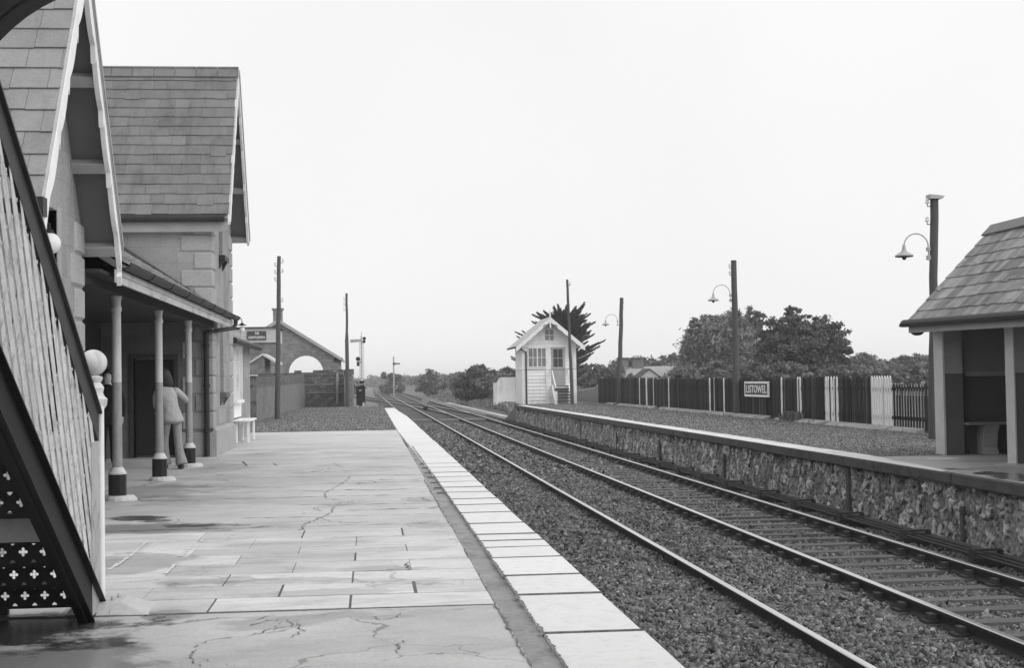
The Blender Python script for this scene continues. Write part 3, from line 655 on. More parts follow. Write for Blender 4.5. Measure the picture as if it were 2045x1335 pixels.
def gable_roof(Yc, zr, sl, hw, X0, X1, sm='slate'):
    L = sqrt(1+sl*sl)
    roof = MB()
    for s in (-1, 1):      # slab under the slates
        e = (Yc+s*hw, zr-sl*hw); t = .075
        roof.prism([(Yc, zr-.02), e[:1]+(e[1]-.02,), (e[0], e[1]-.02-t), (Yc, zr-.02-t*1.1)], 'x', X0, X1)
    ro = roof.build('roof', 'soffit', st)
    m = MB()
    for s in (-1, 1):
        e = (X0, Yc+s*hw, zr-sl*hw); V = (0, -s/L, sl/L); N = (0, s*sl/L, 1/L)
        slates(m, e, (1, 0, 0), V, N, X1-X0+.02, hw*L)
    m.build('slating', sm, ro)
    m = MB(); x = X0
    while x < X1+.03:          # ridge tiles
        b = min(x+.45, X1+.05); tn = random.uniform(.2, .7)
        for s in (-1, 1):
            m.hexa([(x, Yc, zr+.035), (b-.01, Yc, zr+.035), (b-.01, Yc+s*.16, zr-.16*sl*.9+.03), (x, Yc+s*.16, zr-.16*sl*.9+.03), (x, Yc, zr+.065), (b-.01, Yc, zr+.065), (b-.01, Yc+s*.17, zr-.16*sl*.9+.05), (x, Yc+s*.17, zr-.16*sl*.9+.05)], tn)
        m.tube([(x, Yc, zr+.05), (b-.01, Yc, zr+.05)], .035, 8, tn); x += .45
    m.build('ridge_tiles', 'slate', ro)
    return ro
def bargeboards(ro, Yc, zr, sl, hw, X, wv, drop, cusp):
    for s in (-1, 1):
        top = []; bot = []; n = 60
        for k in range(n+1):
            d = (hw+.02)*k/n; top.append((Yc+s*d, zr-.03-sl*d))
            t = k/n; ww = wv*(.95+.42*abs(sin(pi*t*cusp))) * (1-.12*t)
            if (t*cusp) % 1 < .07 and .1 < t < .9: ww += .075
            bot.append((Yc+s*max(d-.004, .012), zr-.03-sl*d-ww*sqrt(1+sl*sl)))
        tip = [(Yc+s*(hw+.02), zr-sl*hw-drop*.7), (Yc+s*(hw-.005), zr-sl*hw-drop), (Yc+s*(hw-.05), zr-sl*hw-drop*.8)]
        bot = [b for b in bot if b[1] > zr-sl*hw-drop*.75]
        m = MB()
        for k in range(len(bot)-1):       # strips, so the wavy outline stays true
            m.prism([top[k], top[k+1], bot[k+1], bot[k]], 'x', X, X+.05)
        kk = len(bot)-1
        m.prism([top[kk], top[-1]]+tip+[bot[-1]], 'x', X, X+.05)
        m.build('bargeboard', 'white', ro)
        m = MB(); L = sqrt(1+sl*sl)        # moulded verge above the board
        for (h0, h1, xx) in ((-.012, .012, X+.056),) if s < 0 else ((-.035, .012, X+.072), (-.06, -.035, X+.06)):
            m.prism([(Yc, zr+h1*L), (Yc+s*(hw+.03), zr-sl*(hw+.03)+h1*L), (Yc+s*(hw+.03), zr-sl*(hw+.03)+h0*L), (Yc, zr+h0*L)], 'x', X+.05, xx)
        m.build('verge', 'white' if s < 0 else 'purlin', ro)
    return
def purlins(ro, Yc, zr, sl, hw, X0, X1, fr):
    L = sqrt(1+sl*sl)
    for s in (-1, 1):
        for f in fr:
            d = hw*f; m = MB(); c = (Yc+s*d, zr-sl*d-.10*L); ny, nz = s*sl/L, 1/L; ty, tz = s/L, -sl/L
            q = [(c[0]+ty*a+ny*b, c[1]+tz*a+nz*b) for a, b in ((-.06, -.07), (.06, -.07), (.06, .07), (-.06, .07))]
            m.prism(q, 'x', X0, X1); m.build('purlin', 'purlin', ro, bevel=.006)
def wall_holes(mb, ya, yb, za, zb, holes, X0, X1):   # wall slab facing the track with rectangular openings
    ys = sorted({ya, yb, *[h[0] for h in holes], *[h[1] for h in holes]}); zs = sorted({za, zb, *[h[2] for h in holes], *[h[3] for h in holes]})
    for i in range(len(ys)-1):
        for j in range(len(zs)-1):
            cy = (ys[i]+ys[i+1])/2; cz = (zs[j]+zs[j+1])/2
            if any(h[0] < cy < h[1] and h[2] < cz < h[3] for h in holes): continue
            mb.box(X0, X1, ys[i], ys[i+1], zs[j], zs[j+1])
def window(Y0, Y1, z0, z1, X, parent, nx=2, nz=3, frame='white'):
    m = MB(); f = .05
    m.box(X-.05, X, Y0, Y0+f, z0, z1); m.box(X-.05, X, Y1-f, Y1, z0, z1); m.box(X-.05, X, Y0+f, Y1-f, z0, z0+f); m.box(X-.05, X, Y0+f, Y1-f, z1-f, z1)
    for i in range(1, nx): y = Y0+(Y1-Y0)*i/nx; m.box(X-.04, X-.01, y-.014, y+.014, z0+f, z1-f)
    for j in range(1, nz): z = z0+(z1-z0)*j/nz; m.box(X-.038, X-.012, Y0+f, Y1-f, z-.014, z+.014)
    fr = m.build('window', frame, parent)
    m = MB(); m.box(X-.035, X-.025, Y0+f, Y1-f, z0+f, z1-f); m.build('pane', 'glass', fr)

# near wing
NY, NZ, NS, NH = 14.38, 5.80, 1.45, 1.88
w0, w1 = 12.66, 16.10
m = MB(); zt = NZ-NS*(w1-NY)-.14
wall_holes(m, w0, w1, 0, zt, [(13.9, 14.82, 1.0, zt-.0)], WX-.35, WX)
zz = NZ-.16; m.prism([(w0, zt), (13.9, zt), (13.9, 3.25), (14.82, 3.25), (14.82, zt), (w1, zt), (NY, zz)], 'x', WX-.35, WX) if zt < 3.25 else m.prism([(w0, zt), (w1, zt), (NY, zz)], 'x', WX-.35, WX)
m.box(-9, WX-.35, w0, w0+.35, 0, zt); m.box(-9, WX-.35, w1-.35, w1, 0, zt)
near_wall = m.build('wall', 'ashlar', st)
window(13.92, 14.80, 1.02, min(3.23, zt-.02), WX-.22, st, 2, 4)
m = MB(); m.box(WX-.1, WX+.025, 13.72, 13.9, .98, 3.3); m.box(WX-.1, WX+.02, 14.82, 14.98, .98, 3.3); m.box(WX-.1, WX+.09, 13.7, 15.0, .84, .98); m.build('window_surround', 'quoin', st, bevel=.012)
qm = MB()
for k in range(9):
    z = .02+k*.36; l = .62 if k % 2 else .42
    if z+.34 < zt+.3: qm.box(WX-.5, WX+.028, w1-l, w1+.028, z, z+.345, random.uniform(.2, .8))
qm.build('quoins', 'quoin', st, bevel=.03)
ro = gable_roof(NY, NZ, NS, NH, -9.2, -2.80, 'slate_gloss')
bargeboards(ro, NY, NZ, NS, NH, -2.80, .135, .50, 4.5); purlins(ro, NY, NZ, NS, NH, WX-.05, -2.80, (.36, .66, .97))
m = MB(); ez = NZ-NS*NH
m.tube([(-9, NY-NH-.06, ez-.08), (-2.76, NY-NH-.06, ez-.07)], .065, 10); m.box(-2.80, -2.74, NY-NH-.13, NY-NH+.03, ez-.16, ez-.0); m.build('gutter', 'gutter', ro)

# far wing
FY, FZ, FS, FH = 31.25, 8.30, 1.50, 2.27
f0, f1 = 29.20, 33.30; zt = FZ-FS*(f1-FY)-.16
m = MB()
wall_holes(m, f0, f1, 0, zt, [(30.62, 31.35, 1.28, 3.05), (30.62, 31.35, 4.2, zt)], WX-.4, WX)
m.prism([(f0, zt), (30.62, zt), (30.62, 5.55), (31.35, 5.55), (31.35, zt), (f1, zt), (FY, FZ-.2)], 'x', WX-.4, WX)
for a, b in ((-9, -4.72), (-3.92, WX-.4)): m.box(a, b, f0, f0+.4, 2.75, zt)
m.box(-4.72, -3.92, f0, f0+.4, 2.75, zt); m.box(-9, WX-.4, f1-.4, f1, 0, zt)
m.build('wall', 'ashlar', st)
m = MB()
for a, b in ((-5.35, -4.72), (-3.92, WX-.4)): m.box(a, b, f0, f0+.4, 0, 2.75)
m.box(-4.72, -3.92, f0, f0+.4, 2.0, 2.75); m.build('porch_wall', 'porchstone', st)
m = MB(); m.box(WX, WX+.07, f0-.05, f1+.02, 0, .52); m.box(-3.9, WX, f0-.06, f0, 0, .5); m.prism([(WX, .52), (WX+.07, .52), (WX, .58)], 'y', f0-.05, f1); m.build('plinth', 'quoin', st)
qm = MB(); qn = MB()
for k in range(13):
    z = .55+k*.36; l = .62 if k % 2 else .36; l2 = .36 if k % 2 else .62
    if z+.34 < zt: qm.box(WX-l2, WX+.028, f0-.028, f0+l, z, z+.345, random.uniform(.2, .8)); qn.box(WX-.3, WX+.028, f1-l, f1+.028, z, z+.345, random.uniform(.2, .8))
qn.build('quoins', 'quoin', st, bevel=.028); qm.build('quoins', 'quoin', st, bevel=.028)
window(30.64, 31.33, 1.30, 3.03, WX-.25, st, 2, 4); window(30.64, 31.33, 4.22, 5.5, WX-.25, st, 2, 3)
for z in (1.18, 4.10):
    m = MB(); m.box(WX-.2, WX+.13, 30.55, 31.42, z, z+.10)
    for y in (30.62, 31.3): m.prism([(WX, z), (WX+.11, z), (WX+.02, z-.16), (WX, z-.18)], 'y', y-.06, y+.06)
    m.build('window_sill', 'gutter' if z > 2 else 'shelterdark', st)
ro = gable_roof(FY, FZ, FS, FH, -9.5, -2.80)
bargeboards(ro, FY, FZ, FS, FH, -2.80, .15, .22, 5); purlins(ro, FY, FZ, FS, FH, WX-.05, -2.80, (.36, .66, .97))
m = MB(); ez = FZ-FS*FH
m.tube([(-9, FY-FH-.07, ez-.10), (-2.86, FY-FH-.07, ez-.10)], .075, 10); m.build('gutter', 'gutter', ro)
m = MB(); m.box(-9, -2.86, FY-FH+.02, FY-FH+.06, ez-.36, ez-.10); m.box(-9, WX, FY-FH+.06, f0, ez-.36, ez-.33); m.build('fascia', 'purlin', ro)
m = MB(); m.box(-4.70, -3.94, f0+.16, f0+.22, .03, 1.98)
dr = m.build('door', 'door', st)
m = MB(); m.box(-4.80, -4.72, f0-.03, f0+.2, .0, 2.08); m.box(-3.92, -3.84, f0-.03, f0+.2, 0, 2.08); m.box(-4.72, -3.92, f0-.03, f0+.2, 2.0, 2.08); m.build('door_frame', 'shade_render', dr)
m = MB(); m.ball((-4.05, f0+.12, 1.0), .03, 10, 6); m.build('handle', 'chrome', dr)

# main range behind the veranda, veranda roof, ceiling
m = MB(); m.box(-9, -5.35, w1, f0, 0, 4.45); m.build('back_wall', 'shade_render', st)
VX, VZ = -2.86, 2.90; VS = .62
m = MB(); m.prism([(VX, VZ-.02), (-5.35, VZ-.02+VS*2.49), (-5.35, VZ-.1+VS*2.49), (VX, VZ-.1)], 'y', 16.62, f0); m.prism([(-3.16, VZ-.02+VS*(-3.16-VX)*-1), (-5.35, VZ-.02+VS*2.49), (-5.35, VZ-.1+VS*2.49), (-3.16, VZ-.1+VS*.3)], 'y', w1+.02, 16.62); m.prism([(VX, VZ-.02), (WX, VZ-.02+VS*(VX-WX)), (WX, VZ-.1+VS*(VX-WX)), (VX, VZ-.1)], 'y', f0, 30.2)
vr = m.build('veranda_roof', 'soffit', st)
m = MB(); Lv = sqrt(1+VS*VS)
slates(m, (VX, 16.62, VZ), (0, 1, 0), (-1/Lv, 0, VS/Lv), (VS/Lv, 0, 1/Lv), f0-16.66, 2.4*Lv, ex=.25); slates(m, (VX, f0-.03, VZ), (0, 1, 0), (-1/Lv, 0, VS/Lv), (VS/Lv, 0, 1/Lv), 1.0, .27, ex=.25)
m.build('slating', 'slate_sheen', vr)
m = MB(); m.prism([(VX-.25, VZ+.17), (-5.3, VZ+.12+VS*2.44), (-5.3, VZ+.0+VS*2.44), (VX-.25, VZ+.05)], 'y', f0-.06, f0-.002); m.build('flashing', 'lip', vr)
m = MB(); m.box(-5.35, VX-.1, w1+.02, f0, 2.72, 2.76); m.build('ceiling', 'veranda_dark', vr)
m = MB(); m.box(VX-.03, VX+.0, 16.62, 30.2, 2.64, 2.79); m.box(VX, VX+.022, 16.62, 30.2, 2.73, 2.79); m.build('fascia', 'fascia', vr)
m = MB()
n = 10; c0 = VX+.085
for k in range(n):     # half round gutter as an open trough in lengths
    pass
yy = 16.62
while yy < 30.3:
    ye = min(yy+1.8, 30.35); pts = [(c0+.075*cos(pi+pi*k/8), 2.865+.075*sin(pi+pi*k/8)) for k in range(9)]; inn = [(c0+.064*cos(pi+pi*k/8), 2.87+.064*sin(pi+pi*k/8)) for k in range(8, -1, -1)]
    m.prism(pts+inn, 'y', yy, ye-.0); m.prism([(c0+.086*cos(pi+pi*k/8), 2.865+.086*sin(pi+pi*k/8)) for k in range(9)], 'y', ye-.05, ye); yy = ye
m.build('gutter', 'gutter', vr)
m = MB(); m.tube([(c0, 30.2, 2.80), (c0, 30.18, 2.70), (c0-.04, 30.05, 2.62), (-3.06, 29.35, 2.55), (-3.24, 29.09, 2.5)], .045, 8); m.build('gutter_outlet', 'gutter', vr)
m = MB(); m.tube([(-3.26, 29.09, 2.52), (-3.26, 29.09, 0.02)], .055, 10)
for z in (.5, 1.4, 2.2): m.tube([(-3.26, 29.09, z), (-3.26, 29.09, z+.07)], .068, 10)
m.build('downpipe', 'gutter', st)
def column(y):
    m = MB(); c = (-3.205, y, 0)
    m.lathe(c, [(.059, 1.50), (.056, 2.40), (.064, 2.41), (.067, 2.43), (.064, 2.46), (.056, 2.47), (.056, 2.52), (.068, 2.58), (.07, 2.61)], 24)
    co = m.build('column', 'cream', st, smooth=True)
    m = MB(); m.lathe(c, [(.064, .42), (.059, 1.50)], 24); m.build('lower_shaft', 'midpaint', co, smooth=True)
    m = MB(); m.lathe(c, [(.115, .33), (.115, .35), (.095, .37), (.09, .39), (.064, .42)], 24); m.build('base_ring', 'cream', co, smooth=True)
    m = MB(); m.lathe(c, [(.115, .055), (.115, .33)], 8, ang=pi/8); m.build('plinth', 'black', co)
    m = MB(); m.lathe((c[0]+.04, c[1], 0), [(.21, -.01), (.20, .03), (.16, .062)], 14); m.build('base_pad', 'palewash', co)
for y in (18.55, 22.2, 25.8): column(y)
m = MB(); m.box(-3.36, -3.12, w1+.02, f0, 2.60, 2.72); m.build('veranda_beam', 'veranda_dark', vr)

# low extension beyond the far wing
m = MB(); wall_holes(m, f1, 41, 0, 2.5, [(35.2, 37.0, 1.05, 2.4)], -3.7, -3.38); m.box(-9, -3.7, 40.7, 41, 0, 2.5); m.build('extension_wall', 'ashlar', st)
m = MB(); m.prism([(-3.15, 2.52), (-6, 4.0), (-6, 3.9), (-3.15, 2.44)], 'y', f1, 41.2)
er = m.build('extension_roof', 'slate', st)
m = MB(); m.tube([(-3.1, f1+.05, 2.47), (-3.1, 41.2, 2.47)], .075, 8); m.build('gutter', 'gutter', er)
m = MB()
for y in (35.2, 36.1, 36.95): m.box(-3.40, -3.24, y, y+.07, 1.0, 2.42)
m.box(-3.4, -3.22, 35.15, 37.05, 2.36, 2.44); m.box(-3.4, -3.2, 35.1, 37.1, .98, 1.06); m.build('window', 'white', st)
m = MB(); m.box(-3.5, -3.45, 35.2, 37, 1.06, 2.36); m.build('pane', 'glass', st.children[-1])

# white seat against the extension, lamps on the walls
r = empty('bench', (-3.1, 36.5, 0), 'white painted bench against the station wall beyond the far gable', 'bench')
m = MB(); m.box(-3.34, -2.92, 35.4, 37.4, .53, .575); m.build('seat', 'white', r, bevel=.008)
m = MB(); m.box(-3.36, -3.31, 35.4, 37.4, .62, 1.0); m.build('backrest', 'white', r, bevel=.008)
for y in (35.55, 37.2):
    for x in (-3.3, -3.02): m = MB(); m.box(x, x+.06, y, y+.06, 0, .53); m.build('leg', 'white', r, bevel=.006)
r = empty('wall_lamp', (-3.1, 13.4, 2.77), 'white glass globe lamp on the near gable wall above the stair rail', 'wall lamp')
m = MB(); m.ball((-2.92, 13.42, 2.775), .105, 20, 14, sc=(1, 1, .98)); m.build('globe', 'porcelain', r, smooth=True)
m = MB(); m.tube([(-3.16, 13.42, 2.95), (-3.0, 13.42, 3.0), (-2.92, 13.42, 2.95), (-2.92, 13.42, 2.87)], .018, 8); m.lathe((-2.92, 13.42, 2.86), [(.05, 0), (.04, .04)], 12); m.build('bracket', 'iron', r)
r = empty('wall_lamp', (-3.1, 32.2, 2.8), 'swan neck lamp with small white globe beyond the veranda gutter end', 'wall lamp')
m = MB(); m.tube([(-3.16, 32.1, 2.72)]+[(-2.93+.14*cos(a)-.02, 32.1, 2.84+.14*sin(a)) for a in np.linspace(pi*.95, 0, 9)]+[(-2.81, 32.1, 2.80)], .014, 6); m.build('bracket', 'lampgrey', r)
m = MB(); m.lathe((-2.81, 32.1, 2.76), [(.11, 0), (.05, .03), (.02, .06)], 14); m.build('lamp_shade', 'iron', r)
m = MB(); m.ball((-2.81, 32.1, 2.67), .06, 14, 10, sc=(1, 1, 1.3)); m.build('globe', 'porcelain', r, smooth=True)

# ------------------------------------------------------------------ footbridge with its stair
fb = empty('footbridge', (-2.4, 9.4, 0), 'iron footbridge whose stair with pale lattice side rises over the platform', 'footbridge')
SX0, SX1 = -3.25, -1.75; FYT = 9.44; SLP = .607
def sz(y): return (FYT-y)*SLP
YT = 3.3
for X in (SX1, SX0):
    m = MB(); m.prism([(FYT+.02, .0), (FYT+.02, .06), (YT, sz(YT)+.04), (YT, sz(YT)-.26), (FYT-.46, .0)], 'x', X-.012, X+.012)
    for dz in (-.27, .035): m.prism([(FYT-(.42 if dz < 0 else 0), .0+max(dz, 0)), (YT, sz(YT)+dz), (YT, sz(YT)+dz+.012), (FYT-(.42 if dz < 0 else 0), .012+max(dz, 0))], 'x', X-.05, X+.05)
    m.build('stringer', 'iron', fb)
# pierced risers
def pierced():
    cu = bpy.data.curves.new('riser', 'CURVE'); cu.dimensions = '2D'; cu.fill_mode = 'BOTH'; cu.extrude = .004
    def sp(pts):
        s = cu.splines.new('POLY'); s.points.add(len(pts)-1); s.use_cyclic_u = True
        for i, p in enumerate(pts): s.points[i].co = (p[0], p[1], 0, 1)
    W = SX1-SX0-.03; H = .158; sp([(-W/2, 0), (W/2, 0), (W/2, H), (-W/2, H)])
    n = int(W/.122); 
    for k in range(n):
        x = -n*.122/2+.061+k*.122; c = H*.52; q = []
        for j in range(32):
            a = 2*pi*j/32; rr = .0085+.0185*abs(cos(2*a))**.7; q.append((x+rr*cos(a), c+rr*sin(a)))
        sp(q)
        if k < n-1:
            xm = x+.061
            sp([(xm-.017, H-.016), (xm+.017, H-.016), (xm+.010, H-.030), (xm, H-.037), (xm-.010, H-.030)]); sp([(xm-.017, .018), (xm-.010, .030), (xm, .037), (xm+.010, .030), (xm+.017, .018)])
    ob = bpy.data.objects.new('riser', cu); COL.objects.link(ob); dg = bpy.context.evaluated_depsgraph_get(); dg.update()
    me = bpy.data.meshes.new_from_object(ob.evaluated_get(dg)); bpy.data.objects.remove(ob); me.materials.clear(); me.materials.append(M['iron']); return me
rme = pierced()
nst = int((FYT-YT)/.28)
for k in range(nst):
    y = FYT-.09-.28*k; z0 = .055+.17*k-.01
    if k == 3:
        m = MB(); m.box(SX0+.02, SX1-.02, y-.004, y+.004, z0, z0+.16); m.build('solid_riser', 'midpaint', fb)
    else:
        o = bpy.data.objects.new('riser', rme); COL.objects.link(o); o.parent = fb; o.location = Vector(((SX0+SX1)/2, y, z0))-fb.location; o.rotation_euler = (pi/2, 0, 0)
    m = MB(); m.box(SX0+.02, SX1-.02, y-.275, y+.02, z0+.161, z0+.172); m.build('tread', 'iron', fb)
for x in (-2.32, -2.9):
    m = MB(); m.box(x-.025, x+.025, FYT-.12, FYT-.07, 0, .06); m.build('foot', 'iron', fb)
# lattice sides, handrails, newels
def side(X, detail):
    hz = lambda y: 1.245+(FYT-y)*.640       # top of handrail
    lo = lambda y: sz(y)+.045
    m = MB(); m.hexa([(X-.012, YT, hz(YT)-.17), (X+.012, YT, hz(YT)-.17), (X+.012, FYT-.05, hz(FYT)-.155), (X-.012, FYT-.05, hz(FYT)-.155), (X-.012, YT, hz(YT)), (X+.012, YT, hz(YT)), (X+.012, FYT-.05, hz(FYT-.05)), (X-.012, FYT-.05, hz(FYT-.05))])
    m.hexa([(X-.035, YT, hz(YT)-.004), (X+.035, YT, hz(YT)-.004), (X+.035, FYT-.05, hz(FYT-.05)-.004), (X-.035, FYT-.05, hz(FYT-.05)-.004), (X-.035, YT, hz(YT)+.014), (X+.035, YT, hz(YT)+.014), (X+.035, FYT-.05, hz(FYT-.05)+.014), (X-.035, FYT-.05, hz(FYT-.05)+.014)]); m.build('handrail', 'iron2', fb)
    m = MB()
    for layer, (dy, dz, wd, pitch) in enumerate(((.47, -.883, .086 if detail else .14, .212), (.5, .866, .016, .62))):
        xo = X+(.008 if layer == 0 else -.004)
        for k in range(-30, 90):
            y0 = YT+k*pitch+.05; z0 = lo(y0); out = []
            for t in np.linspace(-4, 4, 801):
                y = y0+dy*t; z = z0+dz*t
                if YT < y < FYT-.10 and lo(y) <= z <= hz(y)-.155: out.append((y, z))
            if len(out) < 8: continue
            (a, b) = (out[0], out[-1]); L = math.hypot(b[0]-a[0], b[1]-a[1]); d = Vector((b[0]-a[0], b[1]-a[1]))/L; nrm = Vector((-d.y, d.x))*wd/2
            P = lambda t, q: (a[0]+d.x*t+nrm.x*q, a[1]+d.y*t+nrm.y*q)
            tn = random.uniform(.1, .9)
            if layer == 0 and L > .6:      # broad flats, forged down to narrow ends
                e = .26; f = .08
                m.prism([P(0, .2), P(e, 1), P(L-f, 1), P(L, .35), P(L, -.35), P(L-f, -1), P(e, -1), P(0, -.2)], 'x', xo-.0012, xo+.0012, tn)
                t = .22+(k % 2)*.02
                while t < L-.1 and detail: q = P(t, 1.0); m.box(xo+.0012, xo+.004, q[0]-.010, q[0]+.010, q[1]-.010, q[1]+.010, .3); t += .245
            else: m.prism([P(0, 1), P(L, 1), P(L, -1), P(0, -1)], 'x', xo-.0012, xo+.0012, tn)
    m.build('lattice', 'railing' if detail else 'iron', fb)
    c0_ = X-.035
    m = MB(); m.box(X-.014, X+.014, FYT-.30, FYT-.03, .02, 1.10); m.box(c0_-.062, c0_+.045, FYT-.05, FYT-.03, .03, 1.12)
    for z in (.16, .28, .40, .52, .64, .70, .82, .94): m.ball((c0_+.01, FYT-.05, z), .010, 8, 6)
    for z in (.38, .98): m.ball((c0_-.01, FYT-.05, z), .026, 10, 6)
    m.build('end_plate', 'railing3', fb)
    m = MB(); m.tube([(c0_+.055, FYT-.02, .03), (c0_+.055, FYT-.02, 1.32)], .020, 10); m.build('lit_edge', 'white', fb, smooth=True)  # light on the newel's right edge, put in as a white strip
    c = (X-.035, FYT+.03, 0)
    m = MB(); m.lathe(c, [(.075, 0), (.068, .03), (.066, 1.30), (.085, 1.33), (.088, 1.37), (.07, 1.385), (.06, 1.41), (.068, 1.44), (.06, 1.455), (.045, 1.475), (.058, 1.495), (.06, 1.51), (.03, 1.525)], 8 if False else 20)
    nw = m.build('newel_post', 'railing2', fb, smooth=True)
    m = MB(); m.ball((c[0], c[1], 1.605), .088, 24, 16, sc=(1, 1, .97)); m.build('finial_ball', 'railing2', nw, smooth=True)
side(SX1, True); side(SX0, False)
m = MB(); m.hexa([(-1.95, 9.25, -.01), (-1.36, 9.2, -.01), (-1.38, 9.75, -.01), (-1.95, 9.78, -.01), (-1.88, 9.36, .075), (-1.60, 9.36, .07), (-1.60, 9.62, .07), (-1.88, 9.62, .075)])
for x, y in ((-1.66, 9.42), (-1.64, 9.54)): m.tube([(x, y, .06), (x, y, .10)], .02, 6)
m.build('footing', 'concrete', fb, bevel=.015)
# landing, cross span and its arched rib
zL = sz(YT)+.02
m = MB(); m.box(SX0, 12.6, 1.5, YT, zL-.06, zL); m.build('deck', 'iron', fb)
def rib(y):
    m = MB(); low = [(-.540-.41*cos(a), 1.992+.41*sin(a)) for a in np.linspace(0, radians(76), 14)]
    x1, z1 = low[-1]; L = 4.3-x1
    for d in np.linspace(.1, L, 16): low.append((x1+d, z1+.25*d-.125*d*d/L))
    for P in (low, [(8.6-x, z) for x, z in low]):
        for k in range(len(P)-1):
            a, b = P[k], P[k+1]; o = -1 if P is low else 1
            w_ = lambda p, k_: (p[0]+o*(.30 if k_ < 14 else 0), p[1]+(.34 if k_ >= 6 else .10))
            m.prism([a, b, w_(b, k+1), w_(a, k)], 'y', y-.01, y+.01)
            m.prism([a, b, (b[0]+o*.012, b[1]+.016), (a[0]+o*.012, a[1]+.016)], 'y', y-.10, y+.10)
    m.build('arched_rib', 'iron', fb)
rib(3.3); rib(1.55)
m = MB()
for y in (1.5, 3.3):
    for x in (SX0, -.99): m.tube([(x-.05, y, 0), (x-.05, y, zL)], .08, 10)
    for x in (9.62, 12.5): m.tube([(x, y, 0), (x, y, zL)], .08, 10)
m.build('support_column', 'iron', fb)
for y in (1.5, 3.3):
    m = MB(); m.box(SX1 if y > 2 else SX0, 12.6, y-.02, y+.02, zL+1.15, zL+1.25)
    k = SX1 if y > 2 else SX0
    while k < 12.5: m.bar((k, y, zL), (min(k+.9, 12.6), y, zL+1.15), .01, .06, (0, 1, 0)); m.bar((k, y, zL+1.15), (min(k+.9, 12.6), y, zL), .01, .06, (0, 1, 0)); k += .3
    m.build('span_parapet', 'railing', fb)

# ------------------------------------------------------------------ people
def skin_body(name, nodes, edges, m, loc=None, rz=0, parent=None, root='pelvis', sub=2):
    names = list(nodes); me = bpy.data.meshes.new(name); me.from_pydata([nodes[n][0] for n in names], [(names.index(a), names.index(b)) for a, b in edges], [])
    o = bpy.data.objects.new(name, me); COL.objects.link(o); me.materials.append(M[m])
    sk = o.modifiers.new('skin', 'SKIN'); ss = o.modifiers.new('sub', 'SUBSURF'); ss.levels = ss.render_levels = sub
    if not me.skin_vertices: me.skin_vertices.new() if hasattr(me.skin_vertices, 'new') else None
    for i, n in enumerate(names):
        r = nodes[n][1]; r = r if hasattr(r, '__len__') else (r, r); me.skin_vertices[0].data[i].radius = r; me.skin_vertices[0].data[i].use_root = (n == root)
    dg = bpy.context.evaluated_depsgraph_get(); dg.update()
    nm = bpy.data.meshes.new_from_object(o.evaluated_get(dg)); o.modifiers.clear(); o.data = nm; bpy.data.meshes.remove(me)
    nm.materials.clear(); nm.materials.append(M[m])
    nm.polygons.foreach_set('use_smooth', [True]*len(nm.polygons))
    if loc is not None: o.location = loc; o.rotation_euler = (0, 0, rz)
    if parent: o.parent = parent
    return o
def hand(nodes, edges, wrist, key, d, side_, palm_n, sc=1., curl=.35):
    d = Vector(d).normalized(); pn = Vector(palm_n).normalized(); sdv = d.cross(pn).normalized()*side_; w = Vector(wrist)
    pc = w+d*.05*sc; nodes[key+'palm'] = (tuple(pc), (.030*sc, .020*sc)); edges.append((key, key+'palm'))
    for i, (off, L) in enumerate(((-.027, .062), (-.009, .074), (.009, .070), (.026, .055))):
        k0 = pc+sdv*off*sc+d*.035*sc; k1 = k0+(d*cos(curl)+pn*sin(curl))*L*.5*sc; k2 = k1+(d*cos(curl*2.4)+pn*sin(curl*2.4))*L*.5*sc
        prev = key+'palm'
        for j, kk in enumerate((k0, k1, k2)): nodes[f'{key}f{i}{j}'] = (tuple(kk), (.0095-.001*j)*sc); edges.append((prev, f'{key}f{i}{j}')); prev = f'{key}f{i}{j}'
    t0 = w+d*.025*sc-sdv*.032*sc; t1 = t0+(d*.7-sdv*.5+pn*.4).normalized()*.034*sc; t2 = t1+(d*.9+pn*.4).normalized()*.028*sc
    prev = key+'palm'
    for j, kk in enumerate((t0, t1, t2)): nodes[f'{key}t{j}'] = (tuple(kk), (.0115-.001*j)*sc); edges.append((prev, f'{key}t{j}')); prev = f'{key}t{j}'
def head_nodes(N, E, neck, jaw, top, fwd):
    neck = Vector(neck); jaw = Vector(jaw); top = Vector(top); f = Vector(fwd).normalized(); u = (top-jaw).normalized(); rt = f.cross(u)
    N['neck'] = (tuple(neck), .05); N['jaw'] = (tuple(jaw), (.062, .07)); N['face'] = (tuple(jaw.lerp(top, .45)), (.076, .092)); N['crown'] = (tuple(top), (.068, .08))
    E += [('neck', 'jaw'), ('jaw', 'face'), ('face', 'crown')]
def face_features(person, jaw, top, fwd):
    jaw = Vector(jaw); top = Vector(top); f = Vector(fwd).normalized(); u = (top-jaw).normalized(); rt = f.cross(u); c = jaw.lerp(top, .42)
    return c, f, u, rt
def loft(mb, rings, n=22, tone=.5):
    b = len(mb.v)
    for (c, rx, ry) in rings:
        for k in range(n): a = 2*pi*k/n; mb.v.append((c[0]+rx*cos(a), c[1]+ry*sin(a), c[2]))
    for i in range(len(rings)-1):
        for k in range(n): mb.face((b+i*n+k, b+i*n+(k+1) % n, b+(i+1)*n+(k+1) % n, b+(i+1)*n+k), tone)
    mb.face([b+k for k in range(n)][::-1]); mb.face([b+(len(rings)-1)*n+k for k in range(n)])
